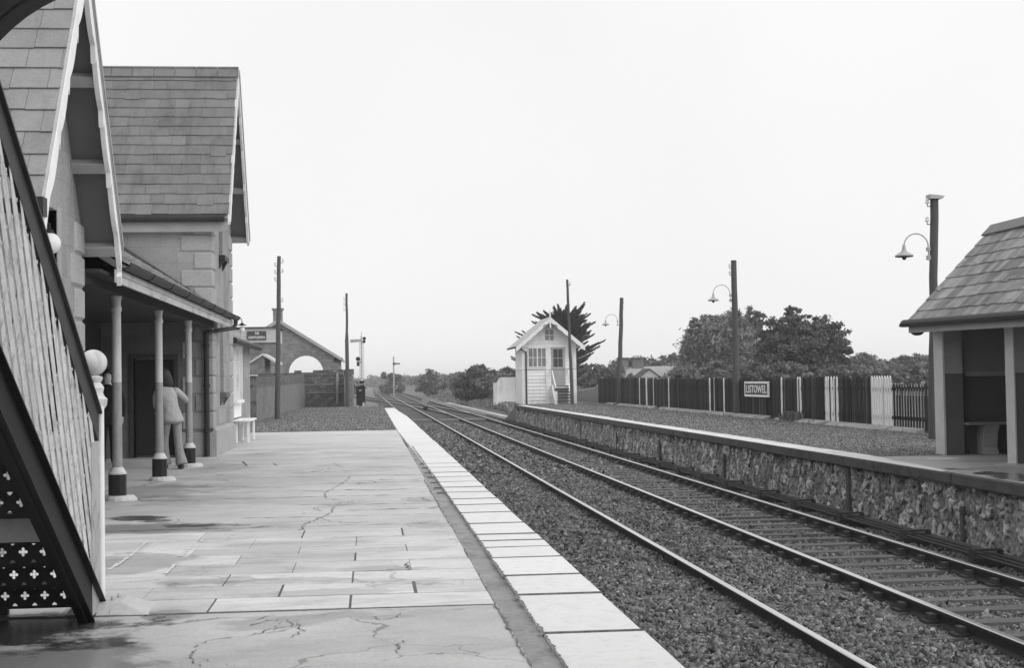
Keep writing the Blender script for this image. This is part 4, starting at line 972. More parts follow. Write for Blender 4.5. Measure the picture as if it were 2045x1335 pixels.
def body_parts(p, parts):      # build clothing in the figure's own frame
    for name, mb, m in parts:
        me = bpy.data.meshes.new(name); me.from_pydata(mb.v, [], mb.f); me.materials.append(M[m]); me.polygons.foreach_set('use_smooth', [True]*len(me.polygons)); me.update()
        import bmesh
        bm = bmesh.new(); bm.from_mesh(me); bmesh.ops.recalc_face_normals(bm, faces=bm.faces); bm.to_mesh(me); bm.free()
        o = bpy.data.objects.new(name, me); COL.objects.link(o); o.parent = p
        ss = o.modifiers.new('sub', 'SUBSURF'); ss.levels = ss.render_levels = 1
# woman, seen from behind, one arm bent by the column
N = {'pelvis': ((0, 0, .92), (.135, .10)), 'waist': ((-.03, .02, 1.10), (.115, .085)), 'chest': ((-.06, .05, 1.28), (.105, .07)), 'collar': ((-.08, .08, 1.40), (.05, .04))}
E = [('pelvis', 'waist'), ('waist', 'chest'), ('chest', 'collar'), ('collar', 'neck')]
head_nodes(N, E, (-.09, .11, 1.475), (-.105, .155, 1.555), (-.10, .14, 1.67), (-.2, 1, -.25))
N.update({'rs': ((.09, .06, 1.35), .042), 're': ((.31, .14, 1.20), .038), 'rw': ((.41, .40, 1.18), .026), 'ls': ((-.22, .07, 1.35), .042), 'le': ((-.20, .20, 1.11), .038), 'lw': ((-.08, .36, 1.00), .026),
          'rh': ((.09, 0, .88), .085), 'rk': ((.11, .03, .48), .055), 'ra': ((.14, -.08, .10), .038), 'rt': ((.16, .10, .035), (.035, .028)), 'lh': ((-.09, 0, .88), .085), 'lk': ((-.08, .16, .49), .055), 'la': ((-.06, .16, .09), .038), 'lt': ((-.06, .33, .035), (.035, .028))})
E += [('collar', 'rs'), ('rs', 're'), ('re', 'rw'), ('collar', 'ls'), ('ls', 'le'), ('le', 'lw'), ('pelvis', 'rh'), ('rh', 'rk'), ('rk', 'ra'), ('ra', 'rt'), ('pelvis', 'lh'), ('lh', 'lk'), ('lk', 'la'), ('la', 'lt')]
hand(N, E, N['rw'][0], 'rw', (.3, 1, 0), 1, (-1, .3, 0)); hand(N, E, N['lw'][0], 'lw', (-.2, 1, -.2), -1, (0, -.2, -1), curl=.7)
woman = skin_body('person', N, E, 'skin', (-3.40, 25.05, 0.0), atan2(.5, .87))
tag(woman, 'person seen from behind in pale jacket and flared trousers, leaning between two veranda columns', 'person', 'people under the veranda')
jk = MB(); loft(jk, [((.015, -.005, .80), .222, .16), ((.01, -.005, .86), .20, .15), ((-.005, .0, .98), .165, .125), ((-.03, .02, 1.10), .145, .112), ((-.05, .04, 1.22), .162, .12), ((-.07, .06, 1.33), .178, .118), ((-.08, .075, 1.40), .15, .095), ((-.085, .09, 1.445), .085, .075), ((-.087, .10, 1.48), .062, .06)])
jk.tube([(.04, .06, 1.36), (.10, .065, 1.355), (.20, .10, 1.29), (.315, .145, 1.195), (.36, .27, 1.18), (.40, .39, 1.18)], [.07, .07, .064, .058, .054, .056], 14)
jk.tube([(-.18, .07, 1.34), (-.24, .075, 1.33), (-.235, .13, 1.23), (-.205, .20, 1.11), (-.15, .28, 1.05), (-.085, .35, 1.005)], [.075, .078, .068, .062, .056, .06], 14)
tr = MB()
loft(tr, [((.0, 0, 1.0), .16, .12), ((0, 0, .90), .19, .14), ((0, 0, .82), .195, .145), ((0, .0, .78), .17, .13)])
tr.tube([(.085, 0, .88), (.10, .015, .70), (.11, .03, .48), (.125, -.03, .27), (.138, -.07, .10), (.14, -.075, .075)], [.092, .082, .066, .078, .108, .112], 16); tr.tube([(-.085, 0, .88), (-.09, .08, .70), (-.08, .16, .49), (-.07, .165, .27), (-.06, .165, .10), (-.06, .165, .075)], [.092, .082, .066, .078, .108, .112], 16)
sh = MB(); sh.tube([(.135, -.145, .04), (.14, -.075, .05), (.155, .065, .045), (.165, .135, .03)], [.034, .046, .044, .026], 12); sh2 = MB(); sh2.tube([(-.06, .09, .04), (-.06, .16, .05), (-.06, .30, .045), (-.06, .37, .03)], [.034, .046, .044, .026], 12)
ha = MB(); loft(ha, [((-.06, .05, 1.40), .085, .05), ((-.06, .055, 1.45), .115, .075), ((-.075, .075, 1.52), .125, .10), ((-.09, .095, 1.60), .122, .118), ((-.10, .11, 1.68), .108, .112), ((-.10, .115, 1.73), .07, .08), ((-.10, .115, 1.752), .02, .025)])
body_parts(woman, [('jacket', jk, 'jacket'), ('trousers', tr, 'trouser'), ('shoe', sh, 'shoe'), ('shoe', sh2, 'shoe'), ('hair', ha, 'hair')])
# man in black standing by the back wall, facing the platform
N = {'pelvis': ((0, 0, .93), (.14, .105)), 'waist': ((0, 0, 1.1), (.13, .095)), 'chest': ((0, .0, 1.3), (.15, .10)), 'collar': ((0, 0, 1.44), (.08, .065))}
E = [('pelvis', 'waist'), ('waist', 'chest'), ('chest', 'collar'), ('collar', 'neck')]
head_nodes(N, E, (0, .01, 1.50), (0, .035, 1.575), (0, .01, 1.69), (0, 1, 0))
N.update({'rs': ((.17, 0, 1.41), .055), 're': ((.25, -.02, 1.13), .042), 'rw': ((.20, .16, .95), .028), 'ls': ((-.17, 0, 1.41), .055), 'le': ((-.24, -.03, 1.12), .042), 'lw': ((-.24, .06, .87), .028),
          'rh': ((.09, 0, .88), .09), 'rk': ((.11, .02, .48), .058), 'ra': ((.12, -.02, .09), .04), 'rt': ((.15, .14, .035), (.036, .03)), 'lh': ((-.09, 0, .88), .09), 'lk': ((-.11, .02, .48), .058), 'la': ((-.12, -.02, .09), .04), 'lt': ((-.15, .14, .035), (.036, .03)),
          'nose': ((0, .125, 1.625), .012), 'chin': ((0, .095, 1.56), .025)})
E += [('collar', 'rs'), ('rs', 're'), ('re', 'rw'), ('collar', 'ls'), ('ls', 'le'), ('le', 'lw'), ('pelvis', 'rh'), ('rh', 'rk'), ('rk', 'ra'), ('ra', 'rt'), ('pelvis', 'lh'), ('lh', 'lk'), ('lk', 'la'), ('la', 'lt'), ('face', 'nose'), ('jaw', 'chin')]
hand(N, E, N['rw'][0], 'rw', (-.4, .8, -.3), 1, (-.5, 0, -1), curl=.5); hand(N, E, N['lw'][0], 'lw', (0, .15, -1), -1, (1, .2, 0), curl=.4)
man = skin_body('person', N, E, 'skin', (-4.57, 25.55, 0.0), radians(186))
tag(man, 'person in black clothes facing the platform, half hidden behind the ball topped post', 'person', 'people under the veranda')
jk = MB(); loft(jk, [((0, 0, .74), .205, .145), ((0, 0, .92), .195, .14), ((0, 0, 1.1), .18, .13), ((0, 0, 1.28), .205, .14), ((0, 0, 1.39), .19, .12), ((0, 0, 1.455), .10, .085), ((0, .0, 1.50), .07, .068)])
jk.tube([(.12, 0, 1.40), (.18, 0, 1.40), (.22, -.01, 1.27), (.25, -.02, 1.13), (.225, .07, 1.04), (.20, .15, .955)], [.08, .08, .068, .062, .055, .052], 14); jk.tube([(-.12, 0, 1.40), (-.18, 0, 1.40), (-.21, -.02, 1.27), (-.24, -.03, 1.12), (-.24, .01, 1.0), (-.24, .055, .885)], [.08, .08, .068, .062, .055, .052], 14)
tr = MB(); loft(tr, [((0, 0, 1.0), .17, .125), ((0, 0, .9), .19, .14), ((0, 0, .8), .18, .135)])
for s in (-1, 1): tr.tube([(s*.09, 0, .88), (s*.1, .01, .68), (s*.11, .02, .48), (s*.115, 0, .27), (s*.12, -.02, .07)], [.105, .095, .08, .08, .088], 16)
sh = MB(); sh.tube([(.11, -.08, .04), (.12, -.02, .05), (.15, .12, .045), (.16, .19, .03)], [.034, .046, .044, .026], 12); sh2 = MB(); sh2.tube([(-.11, -.08, .04), (-.12, -.02, .05), (-.15, .12, .045), (-.16, .19, .03)], [.034, .046, .044, .026], 12)
ha = MB(); loft(ha, [((0, -.035, 1.58), .078, .055), ((0, -.025, 1.65), .088, .085), ((0, -.005, 1.71), .087, .10), ((0, .0, 1.75), .06, .07), ((0, 0, 1.765), .015, .02)])
ey = MB()
for s in (-1, 1): ey.ball((s*.03, .092, 1.645), .011, 8, 6)
ey.box(-.024, .024, .095, .102, 1.583, 1.588)
body_parts(man, [('jacket', jk, 'suit'), ('trousers', tr, 'suit'), ('shoe', sh, 'shoe'), ('shoe', sh2, 'shoe'), ('hair', ha, 'hair'), ('eyes', ey, 'black')])
# ------------------------------------------------------------------ poles and lamps
def insulators(r, base, top, zs, sides, sz_=1.0):
    for z, s in zip(zs, sides):
        t = (z-base[2])/(top[2]-base[2]); x = base[0]+(top[0]-base[0])*t; y = base[1]+(top[1]-base[1])*t
        m = MB(); m.tube([(x, y, z-.1), (x+s*.16*sz_, y, z-.1), (x+s*.16*sz_, y, z)], .012, 6)
        b = m.build('insulator_pin', 'iron', r)
        m = MB(); m.lathe((x+s*.16*sz_, y, z-.04), [(.045*sz_, 0), (.05*sz_, .03), (.03*sz_, .06), (.042*sz_, .08), (.02*sz_, .12)], 10); m.build('insulator', 'porcelain', b, smooth=True)
def pole(name, base, top, r0, r1, label, cat, group, ins=(), cap=False, split=None):
    r = empty(name, base, label, cat, group); m = MB(); n = 12; B = Vector(base); T = Vector(top); side = Vector((1, 0, 0))
    pts = [B.lerp(T, k/n)+side*random.uniform(-.012, .012)*(0 < k < n) for k in range(n+1)]; pts[0] = pts[0]-Vector((0, 0, .3))
    rs = [.9*(r0+(r1-r0)*k/n) for k in range(n+1)]
    if split: rs = [(q*1.0 if k/n < split else q*.66) for k, q in enumerate(rs)]
    m.tube(pts, rs, 12); m.build('post', 'pole', r, smooth=True)
    if cap: m = MB(); m.hexa([(T.x-r1*1.4, T.y-r1*1.4, T.z-.03), (T.x+r1*1.4, T.y-r1*1.4, T.z-.03), (T.x+r1*1.4, T.y+r1*1.4, T.z-.03), (T.x-r1*1.4, T.y+r1*1.4, T.z-.03), (T.x-r1*1.4, T.y-r1*1.3, T.z+.07), (T.x+r1*1.9, T.y-r1*1.3, T.z+.03), (T.x+r1*1.9, T.y+r1*1.3, T.z+.03), (T.x-r1*1.4, T.y+r1*1.3, T.z+.07)]); m.build('cap', 'lampgrey', r)
    if ins: insulators(r, base, top, [a for a, _ in ins], [b for _, b in ins])
    return r
def swan(r, x, y, zb, reach, zs, rad=.0145):
    xe = x-reach; R = reach*.40; cx_ = xe+R
    m = MB(); pts = [(x-.09, y, zb-.05), (x-.10, y, zb+.12)]+[(cx_+R*cos(a)*1.12, y, zb+.16+R*sin(a)*1.15) for a in np.linspace(.15, pi, 14)]+[(xe-.03, y, zs+.2)]
    m.tube(pts, rad, 8); m.box(x-.13, x-.06, y-.05, y+.05, zb-.14, zb-.04); m.box(x-.13, x-.06, y-.05, y+.05, zb+.06, zb+.14); m.build('lamp_arm', 'lampgrey', r, smooth=False)
    m = MB(); m.lathe((xe-.03, y, zs), [(.20, -.02), (.205, 0), (.16, .035), (.07, .085), (.045, .14), (.03, .24)], 22); m.build('lamp_shade', 'lampgrey', r, smooth=True)
    m = MB(); m.lathe((xe-.03, y, zs-.025), [(.19, -.005), (.19, .003)], 20); m.ball((xe-.03, y, zs-.05), .05, 10, 8); m.build('lamp_bulb', 'lip', r)
pole('telegraph_pole', (-3.75, 58.7, 0), (-3.62, 58.7, 6.67), .125, .085, 'tall telegraph pole rising from the gravel before the stone boundary wall', 'pole', 'poles on the station side', ins=((6.5, 1), (6.1, 1), (6.35, -1), (6.05, -1), (5.75, -1), (4.9, 1)))
pole('telegraph_pole', (-1.33, 86, 0), (-1.31, 86, 6.83), .13, .115, 'far telegraph pole standing beside the dark cabinet', 'pole', 'poles on the station side', ins=((6.5, -1), (6.2, -1), (5.9, -1)), split=.66)
pole('telegraph_pole', (11.6, 81.2, 0), (11.42, 81.2, 7.2), .12, .075, 'thin pole standing right in front of the white signal cabin', 'pole', None, ins=((6.95, 1), (7.0, 1)))
r = pole('lamp_post', (12.31, 30.28, 0), (12.49, 30.28, 5.34), .105, .10, 'nearest timber lamp post, rising behind the shelter roof with a cap on top', 'lamp post', 'lamp posts along the far platform', ins=((5.25, -1), (4.85, -1)), cap=True); swan(r, 12.42, 30.28, 4.10, .62, 4.06)
r = pole('lamp_post', (13.31, 50.8, 0), (13.30, 50.8, 5.70), .15, .115, 'thick timber lamp post standing just left of the station name board', 'lamp post', 'lamp posts along the far platform', ins=((5.5, -1), (5.25, -1))); swan(r, 13.24, 50.8, 4.32, .70, 4.25)
r = pole('lamp_post', (13.34, 75.7, 0), (13.6, 75.7, 5.8), .15, .11, 'farthest timber lamp post, leaning slightly by the low end of the fence', 'lamp post', 'lamp posts along the far platform', ins=((5.6, 0.6), (5.3, .6))); swan(r, 13.45, 75.7, 4.42, .72, 4.36)

# ------------------------------------------------------------------ stone walls, cabinet, shed and outbuildings on the station side
r = empty('boundary_wall', (-4.4, 60, 0), 'rubble boundary wall behind the gravel, topped with upright coping stones', 'wall')
m = MB(); m.prism([(54.4, -.3), (97, -.3), (97, 1.45), (54.4, 1.3)], 'x', -4.72, -4.30); m.build('pale_wall', 'rubble3', r)
m = MB(); m.box(-5.3, -4.24, 54.0, 54.4, -.3, 1.75); m.build('end_pier', 'rubble2', r)
m = MB(); m.prism([(54.4, 1.3), (97, 1.45), (97, 2.05), (54.4, 1.72)], 'x', -4.75, -4.33); m.build('upper_course', 'rubble2', r)
m = MB(); m.box(-5.5, -4.2, 53.9, 54.5, 1.75, 1.80); m.build('capping', 'palewash', r)
m = MB(); m.box(-4.72, -1.2, 96, 96.4, -.4, 1.95); m.build('cross_wall', 'rubble2', r)
m = MB(); x = -5.0
while x < -1.3:
    h = random.choice((.12, .26, .3)); wd = random.uniform(.22, .42); m.box(x, x+wd-.02, 95.95, 96.45, 1.95, 1.95+h+.1, random.uniform(.2, .8)); x += wd
for k in range(14):
    y = 56+k*2.9; z = 1.72+.33*(y-54.4)/42.6; m.box(-4.74, -4.34, y, y+random.uniform(.3, .8), z-.02, z+.12)
m.box(-1.65, -1.2, 95.9, 96.5, 1.95, 2.35); m.build('coping_stones', 'rubble2', r)
m = MB(); m.tube([(-2.15, 95.8, 0), (-2.15, 95.8, 2.1)], .09, 8); m.tube([(-4.2, 95.85, 1.35), (-1.3, 95.85, 1.35)], .02, 6); m.tube([(-4.2, 95.85, .8), (-1.3, 95.85, .8)], .02, 6); m.build('rail_post', 'midpaint', r)
m = MB(); m.box(-1.55, -1.05, 88.0, 96, -.3, 1.9); m.build('return_wall', 'rubble3', r)
m = MB(); m.box(-4.95, -4.5, 54.05, 54.3, 1.8, 2.05); m.build('loose_stone', 'iron', r)

r = empty('cabinet', (-.5, 84.2, 0), 'dark wooden cabinet with sloping lid standing at the platform end', 'cabinet')
m = MB(); m.box(-.78, -.26, 83.9, 84.5, .06, 1.22); bd = m.build('body', 'iron', r, bevel=.01)
m = MB(); m.hexa([(-.86, 83.82, 1.22), (-.2, 83.82, 1.34), (-.2, 84.6, 1.34), (-.86, 84.6, 1.22), (-.86, 83.82, 1.28), (-.2, 83.82, 1.42), (-.2, 84.6, 1.42), (-.86, 84.6, 1.28)]); m.build('lid', 'midpaint', r)
m = MB(); m.box(-.62, -.48, 83.88, 83.9, .96, 1.0); m.build('plate', 'white', bd)
m = MB(); m.box(-.42, -.30, 83.86, 83.9, .06, .26); m.box(-.74, -.66, 83.86, 83.9, 0, .1); m.build('foot', 'palewash', r)

r = empty('goods_shed', (-7.6, 125, 0), 'stone goods shed with pale roof and a tall arched track opening', 'shed')
YS = 125
m = MB(); ax, ar, az = -5.5, 1.5, 2.35; Lx, Rx, ez_, pk = -12.9, -2.75, 3.55, 6.75; px_ = -7.82
def zr_(x): return pk-(pk-ez_)*abs(x-px_)/(Rx-px_)
arc = [(ax+ar*cos(a), az+ar*sin(a)) for a in np.linspace(pi, 0, 17)]
m.prism([(Lx, -1), (ax-ar, -1), (ax-ar, zr_(ax-ar)), (px_, pk), (Lx, zr_(Lx))], 'y', YS, YS+.6)
m.prism([(ax+ar, -1), (Rx, -1), (Rx, ez_), (ax+ar, zr_(ax+ar))], 'y', YS, YS+.6)
for k in range(16): a, b = arc[k], arc[k+1]; m.prism([a, b, (b[0], zr_(b[0])), (a[0], zr_(a[0]))], 'y', YS, YS+.6)
m.box(Lx, Lx+.5, YS+.6, YS+16, -1, 3.4); m.box(Rx-.5, Rx, YS+.6, YS+16, -1, ez_); m.build('wall', 'shedstone', r)
m = MB()
for k in range(16):
    a, b = arc[k], arc[k+1]; o2 = lambda p: (ax+(p[0]-ax)*1.24, az+(p[1]-az)*1.24); m.prism([a, b, o2(b), o2(a)], 'y', YS-.04, YS+.02, random.uniform(.3, .7))
m.build('arch_ring', 'rubble3', r)
m = MB()
for s, x1 in ((1, Rx+.35), (-1, Lx-.3)): m.prism([(px_, pk+.02), (x1, zr_(x1)+.02), (x1, zr_(x1)+.30), (px_, pk+.34)], 'y', YS-.35, YS+16.4)
rf = m.build('roof', 'shedroof', r)
m = MB(); m.box(Rx-.3, Rx+.4, YS-.1, YS+.4, ez_-.25, ez_+.1); m.build('kneeler', 'iron', rf)
m = MB(); m.box(-8.35, -7.55, YS+1, YS+1.8, 6.2, 7.9); m.box(-8.45, -7.45, YS+.92, YS+1.88, 7.9, 8.08); m.build('chimney', 'shedstone', rf)

r = empty('store_building', (-5.7, 75, 0), 'flat roofed stone store with a whitewashed band carrying a dark sign', 'building')
m = MB(); m.box(-9.5, -4.75, 75, 79, -.3, 3.62); m.build('wall', 'shedstone', r)
m = MB(); m.box(-6.62, -4.70, 74.9, 75.0, 3.6, 4.36); m.box(-9.5, -6.62, 74.95, 75, 3.62, 4.3); m.box(-9.5, -4.75, 75, 79, 3.62, 4.3); bnd = m.build('whitewashed_band', 'palewash', r)
m = MB(); m.box(-9.5, -4.62, 74.8, 79, 4.36, 4.42); m.build('roof', 'lip', r)
m = MB(); m.box(-9.5, -6.7, 74.9, 75.0, 3.55, 3.7); m.build('ledge', 'lip', r)
sg = empty('notice_board', (-5.81, 74.86, 3.97), 'small dark notice board with two lines of white lettering on the whitewashed band', 'sign')
m = MB(); m.box(-6.30, -5.32, 74.84, 74.895, 3.75, 4.20); m.build('board', 'signdark', sg)
text_mb('FIR', .22, .12, (-5.78, 74.838, 4.085), (1, 0, 0), (0, 0, 1), .006, .02).build('lettering', 'white', sg)
text_mb('GENTLEMEN', .84, .13, (-5.81, 74.838, 3.875), (1, 0, 0), (0, 0, 1), .006, .02).build('lettering', 'white', sg)
r = empty('outhouse', (-4.9, 66, 0), 'small stone outhouse with pale gable copings in front of the store', 'outhouse')
m = MB(); m.prism([(-5.55, -.3), (-4.78, -.3), (-4.78, 2.2), (-4.78, 2.68), (-4.86, 2.75), (-5.55, 2.28)], 'y', 66, 70); m.build('wall', 'shedstone', r)
m = MB()
for (a, b) in (((-4.86, 2.75), (-5.62, 2.27)), ((-4.86, 2.75), (-4.2, 2.35))):
    m.prism([a, b, (b[0], b[1]+.10), (a[0], a[1]+.11)], 'y', 65.9, 70.1)
m.build('gable_coping', 'palewash', r)

# ------------------------------------------------------------------ signals
r = empty('semaphore_signal', (-.57, 110, -1), 'semaphore signal with horizontal arm pointing left beyond the platform end', 'signal')
m = MB(); m.tube([(-.6, 110, -1.1), (-.57, 110, 5.0)], [.10, .07], 10); m.lathe((-.57, 110, 5.0), [(.07, 0), (.03, .08), (.035, .16), (.008, .42)], 10); m.build('post', 'palewash', r)
m = MB(); m.hexa([(-1.44, 109.86, 4.50), (-.5, 109.86, 4.58), (-.5, 109.9, 4.58), (-1.44, 109.9, 4.50), (-1.44, 109.86, 4.76), (-.5, 109.86, 4.78), (-.5, 109.9, 4.78), (-1.44, 109.9, 4.76)]); arm = m.build('arm', 'lampgrey', r)
m = MB(); m.tube([(-.36, 109.84, 4.82), (-.36, 109.88, 4.82)], .13, 14); m.tube([(-.38, 109.84, 4.58), (-.38, 109.88, 4.58)], .12, 14); m.build('spectacle', 'iron', arm)
m = MB(); m.box(-.98, -.62, 109.9, 110.1, 2.98, 3.04); m.tube([(-.86, 109.8, 3.25), (-.86, 110.1, 3.25)], .17, 12); m.box(-.96, -.76, 109.85, 110.05, 2.7, 3.0); m.build('lower_lamp', 'iron', r)
m = MB(); m.box(-.72, -.42, 109.85, 110.15, 1.1, 1.5); m.box(-.8, -.36, 109.8, 110.2, 1.5, 1.56); m.build('counterweight', 'iron', r)
m = MB()
for x in (-.75, -.45): m.bar((x, 110.2, -1), (x+.03, 110.12, 4.6), .03, .03, (0, 1, 0))
for k in range(18): m.box(-.74, -.44, 110.12, 110.18, -.7+k*.3, -.68+k*.3)
m.build('ladder', 'lampgrey', r)
r = empty('semaphore_signal', (4.23, 250, 1), 'tiny distant semaphore above the lineside bushes with its arm to the right', 'signal')
m = MB(); m.tube([(4.23, 250, -1), (4.24, 250, 5.9)], .12, 8); m.build('post', 'shedroof', r)
m = MB(); m.box(4.2, 5.35, 249.8, 249.86, 4.5, 4.74); m.ball((4.3, 249.8, 4.62), .26, 10, 8); m.build('arm', 'lip', r)

# ------------------------------------------------------------------ signal cabin
r = empty('signal_cabin', (10.7, 84, -.5), 'white weatherboarded signal cabin with gabled roof and finial', 'signal cabin')
X0, X1, Y0, Y1 = 9.06, 12.27, 84.0, 88.2
def boards(mb, x0, x1, z0, z1, y, step=.21):
    z = z0
    while z < z1-.01:
        zt = min(z+step, z1); mb.hexa([(x0, y-.045, z), (x1, y-.045, z), (x1, y+.03, z), (x0, y+.03, z), (x0, y-.008, zt), (x1, y-.008, zt), (x1, y+.03, zt), (x0, y+.03, zt)], random.uniform(.3, .8)); z = zt
m = MB(); m.box(X0, X1, Y0+.03, Y1, -1, 3.5); m.prism([(X0, 3.5), (X1, 3.5), (10.68, 5.0)], 'y', Y0+.03, Y1)
boards(m, X0, 10.52, -.2, 2.04, Y0); boards(m, 10.52, 10.74, -.2, 2.04, Y0); boards(m, X0, 9.36, 2.1, 3.42, Y0); boards(m, 10.52, 10.74, 2.04, 3.42, Y0); boards(m, 11.62, X1, -.2, 3.42, Y0)
z = 3.42
while z < 4.95:      # gable boards
    zt = min(z+.165, 4.95); f = lambda q: min((5.0-q)/1.5*1.6, 1.6)
    for a, b in ((10.68-f(z), 10.38), (10.98, 10.68+f(z))) if 3.72 < z < 4.45 else ((10.68-f(z), 10.68+f(z)),):
        if b > a: m.hexa([(a, Y0-.045, z), (b, Y0-.045, z), (b, Y0+.03, z), (a, Y0+.03, z), (a, Y0-.008, zt), (b, Y0-.008, zt), (b, Y0+.03, zt), (a, Y0+.03, zt)], random.uniform(.3, .8))
    z = zt
m.box(10.74, 11.62, Y0-.01, Y0+.03, -.2, 1.1)
m.build('wall', 'clap', r)
m = MB()
for x in (X0, 10.48, X1-.14): m.box(x-.04, x+.14, Y0-.06, Y0-.028, -.3, 3.5)
m.box(X0, 10.5, Y0-.055, Y0-.02, 2.04, 2.11); m.box(X0, X1, Y0-.05, Y0-.01, 3.36, 3.44); m.box(X0-.05, X0, Y0, Y1, 2.04, 2.11); m.build('corner_boards', 'white', r)
m = MB(); m.box(X0-.004, X1, Y0-.062, Y0-.05, 2.03, 2.05); m.build('shadow_bead', 'lip', r)
def sash(x0, x1, z0, z1, nx, nz, y=Y0):
    m = MB(); m.box(x0-.06, x1+.06, y-.05, y-.0, z0-.07, z0); m.box(x0-.06, x1+.06, y-.05, y, z1, z1+.06); m.box(x0-.06, x0, y-.05, y, z0, z1); m.box(x1, x1+.06, y-.05, y, z0, z1)
    for i in range(1, nx): x = x0+(x1-x0)*i/nx; m.box(x-(.035 if nx == 4 and i == 2 else .018), x+(.035 if nx == 4 and i == 2 else .018), y-.045, y-.005, z0, z1)
    for j in range(1, nz): z = z0+(z1-z0)*j/nz; m.box(x0, x1, y-.044, y-.006, z-.016, z+.016)
    f = m.build('window', 'white', r); m = MB(); m.box(x0, x1, y-.02, y-.012, z0, z1); m.build('pane', 'cabglass', f)
M['cabglass'] = mat('cabin glass', .22, rough=.15, var=.5, s1=2.2, s2=5, v2=.4, spec=.6, bump=0)
sash(9.42, 10.46, 2.22, 3.30, 4, 2); sash(10.42, 10.94, 3.78, 4.40, 2, 2)
m = MB(); m.box(10.80, 11.56, Y0-.02, Y0+.03, 1.1, 2.18); m.box(10.80, 10.90, Y0-.02, Y0+.03, 2.18, 3.25); m.box(11.46, 11.56, Y0-.02, Y0+.03, 2.18, 3.25); m.box(10.74, 11.62, Y0-.04, Y0+.03, 3.25, 3.42); dr = m.build('door', 'greydoor', r)
m = MB(); m.box(10.90, 11.46, Y0-.008, Y0+.02, 2.18, 3.25); m.build('pane', 'glass', dr)
m = MB(); m.box(11.165, 11.195, Y0-.02, Y0-.0, 2.18, 3.25); m.box(10.90, 11.46, Y0-.019, Y0-.001, 2.70, 2.73); m.build('glazing_bars', 'greydoor', dr)
m = MB()
for s in (-1, 1): m.prism([(10.68, 5.17), (10.68+s*2.06, 3.42), (10.68+s*2.06, 3.34), (10.68, 5.08)], 'y', Y0-.55, Y1+.4)
rf = m.build('roof', 'cabroof', r)
for s in (-1, 1):
    m = MB(); n = 26
    for k in range(n):
        t0, t1 = k/n, (k+1)/n; P = lambda t: (10.68+s*2.06*t, 5.12-1.75*t); w_ = lambda t: .23+.05*abs(sin(t*pi*6))
        a, b = P(t0), P(t1); m.prism([a, b, (b[0], b[1]-w_(t1)), (a[0], a[1]-w_(t0))], 'y', Y0-.60, Y0-.55)
    m.build('bargeboard', 'white', rf)
m = MB()
for s in (-1, 1): m.tube([(10.68+s*.02, Y0-.58, 4.55), (10.68+s*.16, Y0-.58, 4.70), (10.68+s*.34, Y0-.58, 4.66), (10.68+s*.42, Y0-.58, 4.58)], .035, 6)
m.build('fretwork', 'lip', rf)
m = MB(); m.box(10.64, 10.72, Y0-.62, Y0-.54, 4.5, 5.3); m.lathe((10.68, Y0-.58, 5.3), [(.06, 0), (.03, .06), (.05, .14), (.01, .34)], 8); m.build('finial', 'white', rf)
m = MB(); m.tube([(8.62, Y0-.5, 3.38), (8.62, Y1+.3, 3.38)], .06, 8); m.tube([(8.62, Y0-.45, 3.34), (8.9, Y0-.3, 3.28), (9.26, Y0-.09, 3.1), (9.26, Y0-.09, -.3)], .045, 8); m.build('gutter', 'gutter', rf)
m = MB()       # entrance steps
for k in range(6):
    y = Y0-.15-.28*(5-k); z = .18*(k+1); m.box(10.86, 11.74, y-.28, y, z-.045, z, .5)
stp = m.build('steps', 'iron', r)
m = MB(); m.box(10.92, 11.7, Y0-.5, Y0-.46, .0, .85); m.build('riser_board', 'lampgrey', stp)
for x in (10.80, 11.78):
    m = MB(); m.hexa([(x-.05, Y0-1.75, -.02), (x+.05, Y0-1.75, -.02), (x+.05, Y0-1.5, -.02), (x-.05, Y0-1.5, -.02), (x-.05, Y0-.2, 1.1), (x+.05, Y0-.2, 1.1), (x+.05, Y0, 1.1), (x-.05, Y0, 1.1)]); m.hexa([(x-.08, Y0-1.78, 0), (x+.08, Y0-1.78, 0), (x+.08, Y0-1.66, 0), (x-.08, Y0-1.66, 0), (x-.08, Y0-1.78, .75), (x+.08, Y0-1.78, .75), (x+.08, Y0-1.66, .75), (x-.08, Y0-1.66, .75)])
    m.bar((x, Y0-1.7, .95), (x, Y0-.02, 2.0), .06, .08); m.build('stair_stringer', 'white', r)

r = empty('lamp_hut', (10, 105, -1), 'plain white hut with rounded corners left of the signal cabin', 'hut')
m = MB(); pts = [(9.30, -.45), (10.8, -.45), (10.8, 1.70), (9.68, 1.72), (9.46, 1.60), (9.32, 1.25)]; m.prism(pts, 'y', 105, 107.4); m.build('body', 'clap', r, bevel=.06)
m = MB(); m.prism([(9.66, 1.73), (10.9, 1.72), (10.9, 1.80), (9.64, 1.81), (9.36, 1.62), (9.26, 1.30), (9.33, 1.30), (9.47, 1.61)], 'y', 104.93, 107.5); m.build('roof', 'lip', r)
m = MB(); m.box(9.35, 10.75, 105.06, 107.3, -1.0, -.45); m.build('foundation', 'lip', r)

